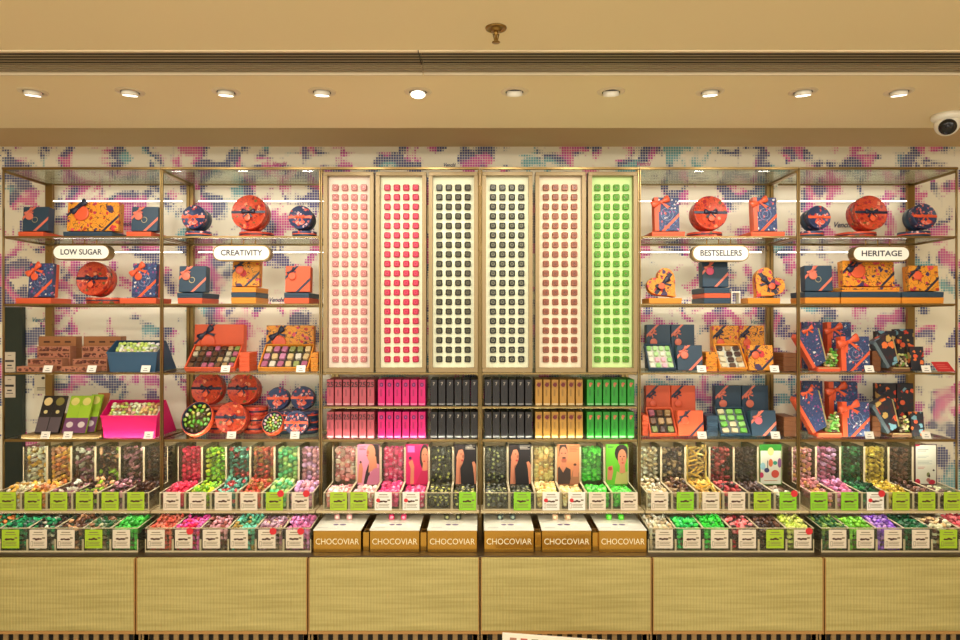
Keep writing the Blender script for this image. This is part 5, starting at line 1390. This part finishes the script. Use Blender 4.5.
# heritage bay: hinged patterned boxes of sweets
def hinged(label, slabel, px0, z, style, pal, scale=1., D=3.40, group=None):
    """tray of sweets with its lid propped slantwise against it"""
    lm, bm_, rb, tg = STY[style]
    t = thing('hinged_gift_box', label, 'gift box', (PX(px0, D), D, z+.0006), group=group)
    w = .118*scale; dp = .10
    b = MB(); b.box(0, w, 0, dp, 0, .022, 0, .002); b.build('tray', rb if style == 'navyp' else mat('tray_brown', (120, 80, 50), .5), t)
    b = MB(); b.box(.006, w-.006, -.0008, 0, .016, .0205); b.build('gold_edge', GOLDINK, t)
    M = Matrix.Translation((-.002, .012, .024)) @ Matrix.Rotation(R(-30), 4, 'Y')
    hl, wl = .19*scale, .105*scale
    b = MB(); b.prism([(0, 0), (0, hl), (wl*.9, hl), (wl, hl*.86), (wl*.55, 0.0)], 0, .05, 0, M); b.build('lid', lm, t)
    b = MB(); b.prism([(-.016, 0), (-.016, hl*.94), (0, hl), (0, 0)], -.002, .052, 0, M); b.build('lid_side', rb if style == 'navyp' else mat('lid_steel', (96, 112, 122), .4), t)
    b = MB(); b.prism([(wl*.56, 0.004), (wl*1.01, hl*.86), (wl*1.05, hl*.86), (wl*.62, 0.004)], -.003, .05, 0, M); b.build('lid_edge', GOLDINK, t)
    for r in range(7):
        for k in range(9):
            for d in range(3):
                x = w-.014*scale-k*.0135*scale-(r % 2)*.005-rng.uniform(0, .002)
                if x < .058*scale+r*.0075*scale: continue
                P = Matrix.Translation((x, .014+d*.026, .030+r*.0135*scale)) @ rrot('oval').to_matrix().to_4x4()
                o = sweet('oval', rng.choice(PRAL[pal]+[(196, 196, 120), (86, 120, 40)]), .0105*scale, t.matrix_basis @ P, slabel, 'sweets spilling in '+label)
                o.name = 'spilled_sweet'
    if style == 'navyp':
        add_bow(t, -.045*scale, .01, .235*scale*.9, .028*scale, rb, R(-30))
    return t
for shelf, zs, dy in (('third', ZC, 0), ('bottom', ZD, 1)):
    g = G % (shelf, 'heritage')
    gift('navy patterned box with coral bow at the back, %s shelf, nearest bestsellers bay' % shelf, 804.3, 823.5, 47 if not dy else 50, 'navyp', zs, D=3.58, lean=2, ribbon=None, spine=False, seal=True, group=g, tg=None)
    gift('navy patterned box with coral spine at the back, %s shelf of heritage bay' % shelf, 829.7 if dy else 828, 858.5 if dy else 852, 47 if not dy else 50, 'navyp', zs, D=3.56, lean=2, ribbon=None, spine=True, group=g)
    hinged('navy patterned hinged box of green sweets, %s shelf' % shelf, 'sweet in the navy hinged box, %s shelf' % shelf, 817.5, zs, 'navyp', 'lime', 1.0 if not dy else 1.08, group=g)
    gift('navy patterned box with coral spine and bow in front, %s shelf of heritage bay' % shelf, 842 if not dy else 843.5, 870.5 if not dy else 870.5, 34.5, 'navyp', zs, D=3.40, lean=4, ribbon='br', spine=True, seal=True, group=g)
    stack(4, 872.5, 881, 5, 'brown', zs, 3.42, .10, lambda o: 'small brown box, %s from the bottom, %s shelf beside dark floral gifts' % (o, shelf), 'small brown boxes, %s shelf' % shelf)
    price_card(870, D=3.362, z=zs, where='before the patterned gifts on the %s shelf' % shelf, group=None)
    price_card(927, D=3.362, z=zs, where='before the dark floral gifts on the %s shelf' % shelf, group=None)
    gift('dark floral box with navy bow at the back, %s shelf of heritage bay' % shelf, 879, 897, 38 if not dy else 48, 'dark', zs, D=3.57, lean=2, ribbon='corner', rb=NAVYD, group=g)
    gift('dark box with big coral flowers at the back, %s shelf by the rear post' % shelf, 897.8, 914.5, 40 if not dy else 48, 'dark', zs, D=3.57, lean=2, ribbon=None, bow=False, group=g, tg=CORALR)
    hinged('dark hinged box with floral lid and sweets, %s shelf' % shelf, 'sweet in the dark hinged box, %s shelf' % shelf, 892, zs, 'dark', 'dark', .80 if not dy else .86, group=g)
    gift('small dark floral box with coral tag in front, %s shelf, heritage end' % shelf, 911.8 if not dy else 912.5, 925, 24, 'dark', zs, D=3.40, lean=6, ribbon=None, bow=False, group=g)
D = 3.40
t = thing('red_card', 'red leaning card at the far end of the heritage third shelf', 'card', (PX(946.5, D), D, ZC+.0006), (R(-50), 0, 0))
b = MB(); b.box(-S(17, D)/2, S(17, D)/2, -.002, 0, 0, S(9, D)/math.cos(R(50)), 0, .0004); b.build('sheet', mat('red_card_paper', (206, 46, 52), .5), t)
b = MB()
for k in range(3): b.box(-.03, .028-.006*k, -.0024, -.002, .018+k*.014, .022+k*.014)
b.build('print', mat('red_card_ink', (226, 120, 110), .5), t)

# ------------------------------------------------------------------ board standing in front of the cabinets
D = 2.52
t = thing('floor_board', 'white-edged floor-standing board in front of the cabinets', 'board', (PX(575, D), D, 0), (R(-6), 0, R(-9)))
w, h = .56, PZ(642.5, D)
b = MB(); b.box(-w/2, w/2, 0, .012, 0, h, 0, .002); b.build('board', mat('board_white', (238, 226, 208), .5), t)
b = MB()
for k in range(12): b.box(-w/2+.03+k*.042, -w/2+.056+k*.042, -.0008, 0, h-.034, h-.014, k % 3)
b.box(-w/2+.03, w/2-.03, -.0008, 0, .04, h-.05, 3)
b.build('print', [mat('board_brown', (170, 120, 96), .5), mat('board_red', (190, 96, 80), .5), mat('board_olive', (150, 140, 96), .5), mat('board_pale', (220, 190, 160), .5)], t)
b = MB(); b.box(-.03, .03, .012, .02, .02, h*.9, 0, 0, Matrix.Rotation(R(12), 4, 'X')); b.build('easel_leg', mat('board_white', (238, 226, 208), .5), t)

# ------------------------------------------------------------------ light from the rest of the shop
for x, y in ((-2.2, .9), (-.75, .9), (.75, .9), (2.2, .9), (-1.5, -.6), (0, -.6), (1.5, -.6)):
    ld = bpy.data.lights.new('shop_lamp', 'AREA'); ld.shape = 'DISK'; ld.size = .25; ld.energy = 16.; ld.color = (1., .94, .80)
    lo = bpy.data.objects.new('shop_lamp', ld); COL.objects.link(lo); lo.location = (x, y, CEIL-.03); lo.rotation_euler = (R(18), 0, 0)
w = bpy.data.worlds.new('shop_ambient'); scn.world = w; w.use_nodes = True
w.node_tree.nodes['Background'].inputs[0].default_value = (1., .95, .84, 1); w.node_tree.nodes['Background'].inputs[1].default_value = 1.7

cam = bpy.data.cameras.new('camera'); cam.sensor_width = 36; cam.lens = 36*670/960; cam.clip_start = .05
co = bpy.data.objects.new('camera', cam); COL.objects.link(co); co.location = (0, 0, EYE); co.rotation_euler = (R(90), 0, 0)
scn.camera = co
scn.view_settings.view_transform = 'Standard'; scn.view_settings.look = 'None'; scn.view_settings.gamma = 1; scn.view_settings.use_curve_mapping = False
scn.view_settings.exposure = 0.
scn.cycles.transparent_max_bounces = 24
scn.cycles.max_bounces = 8
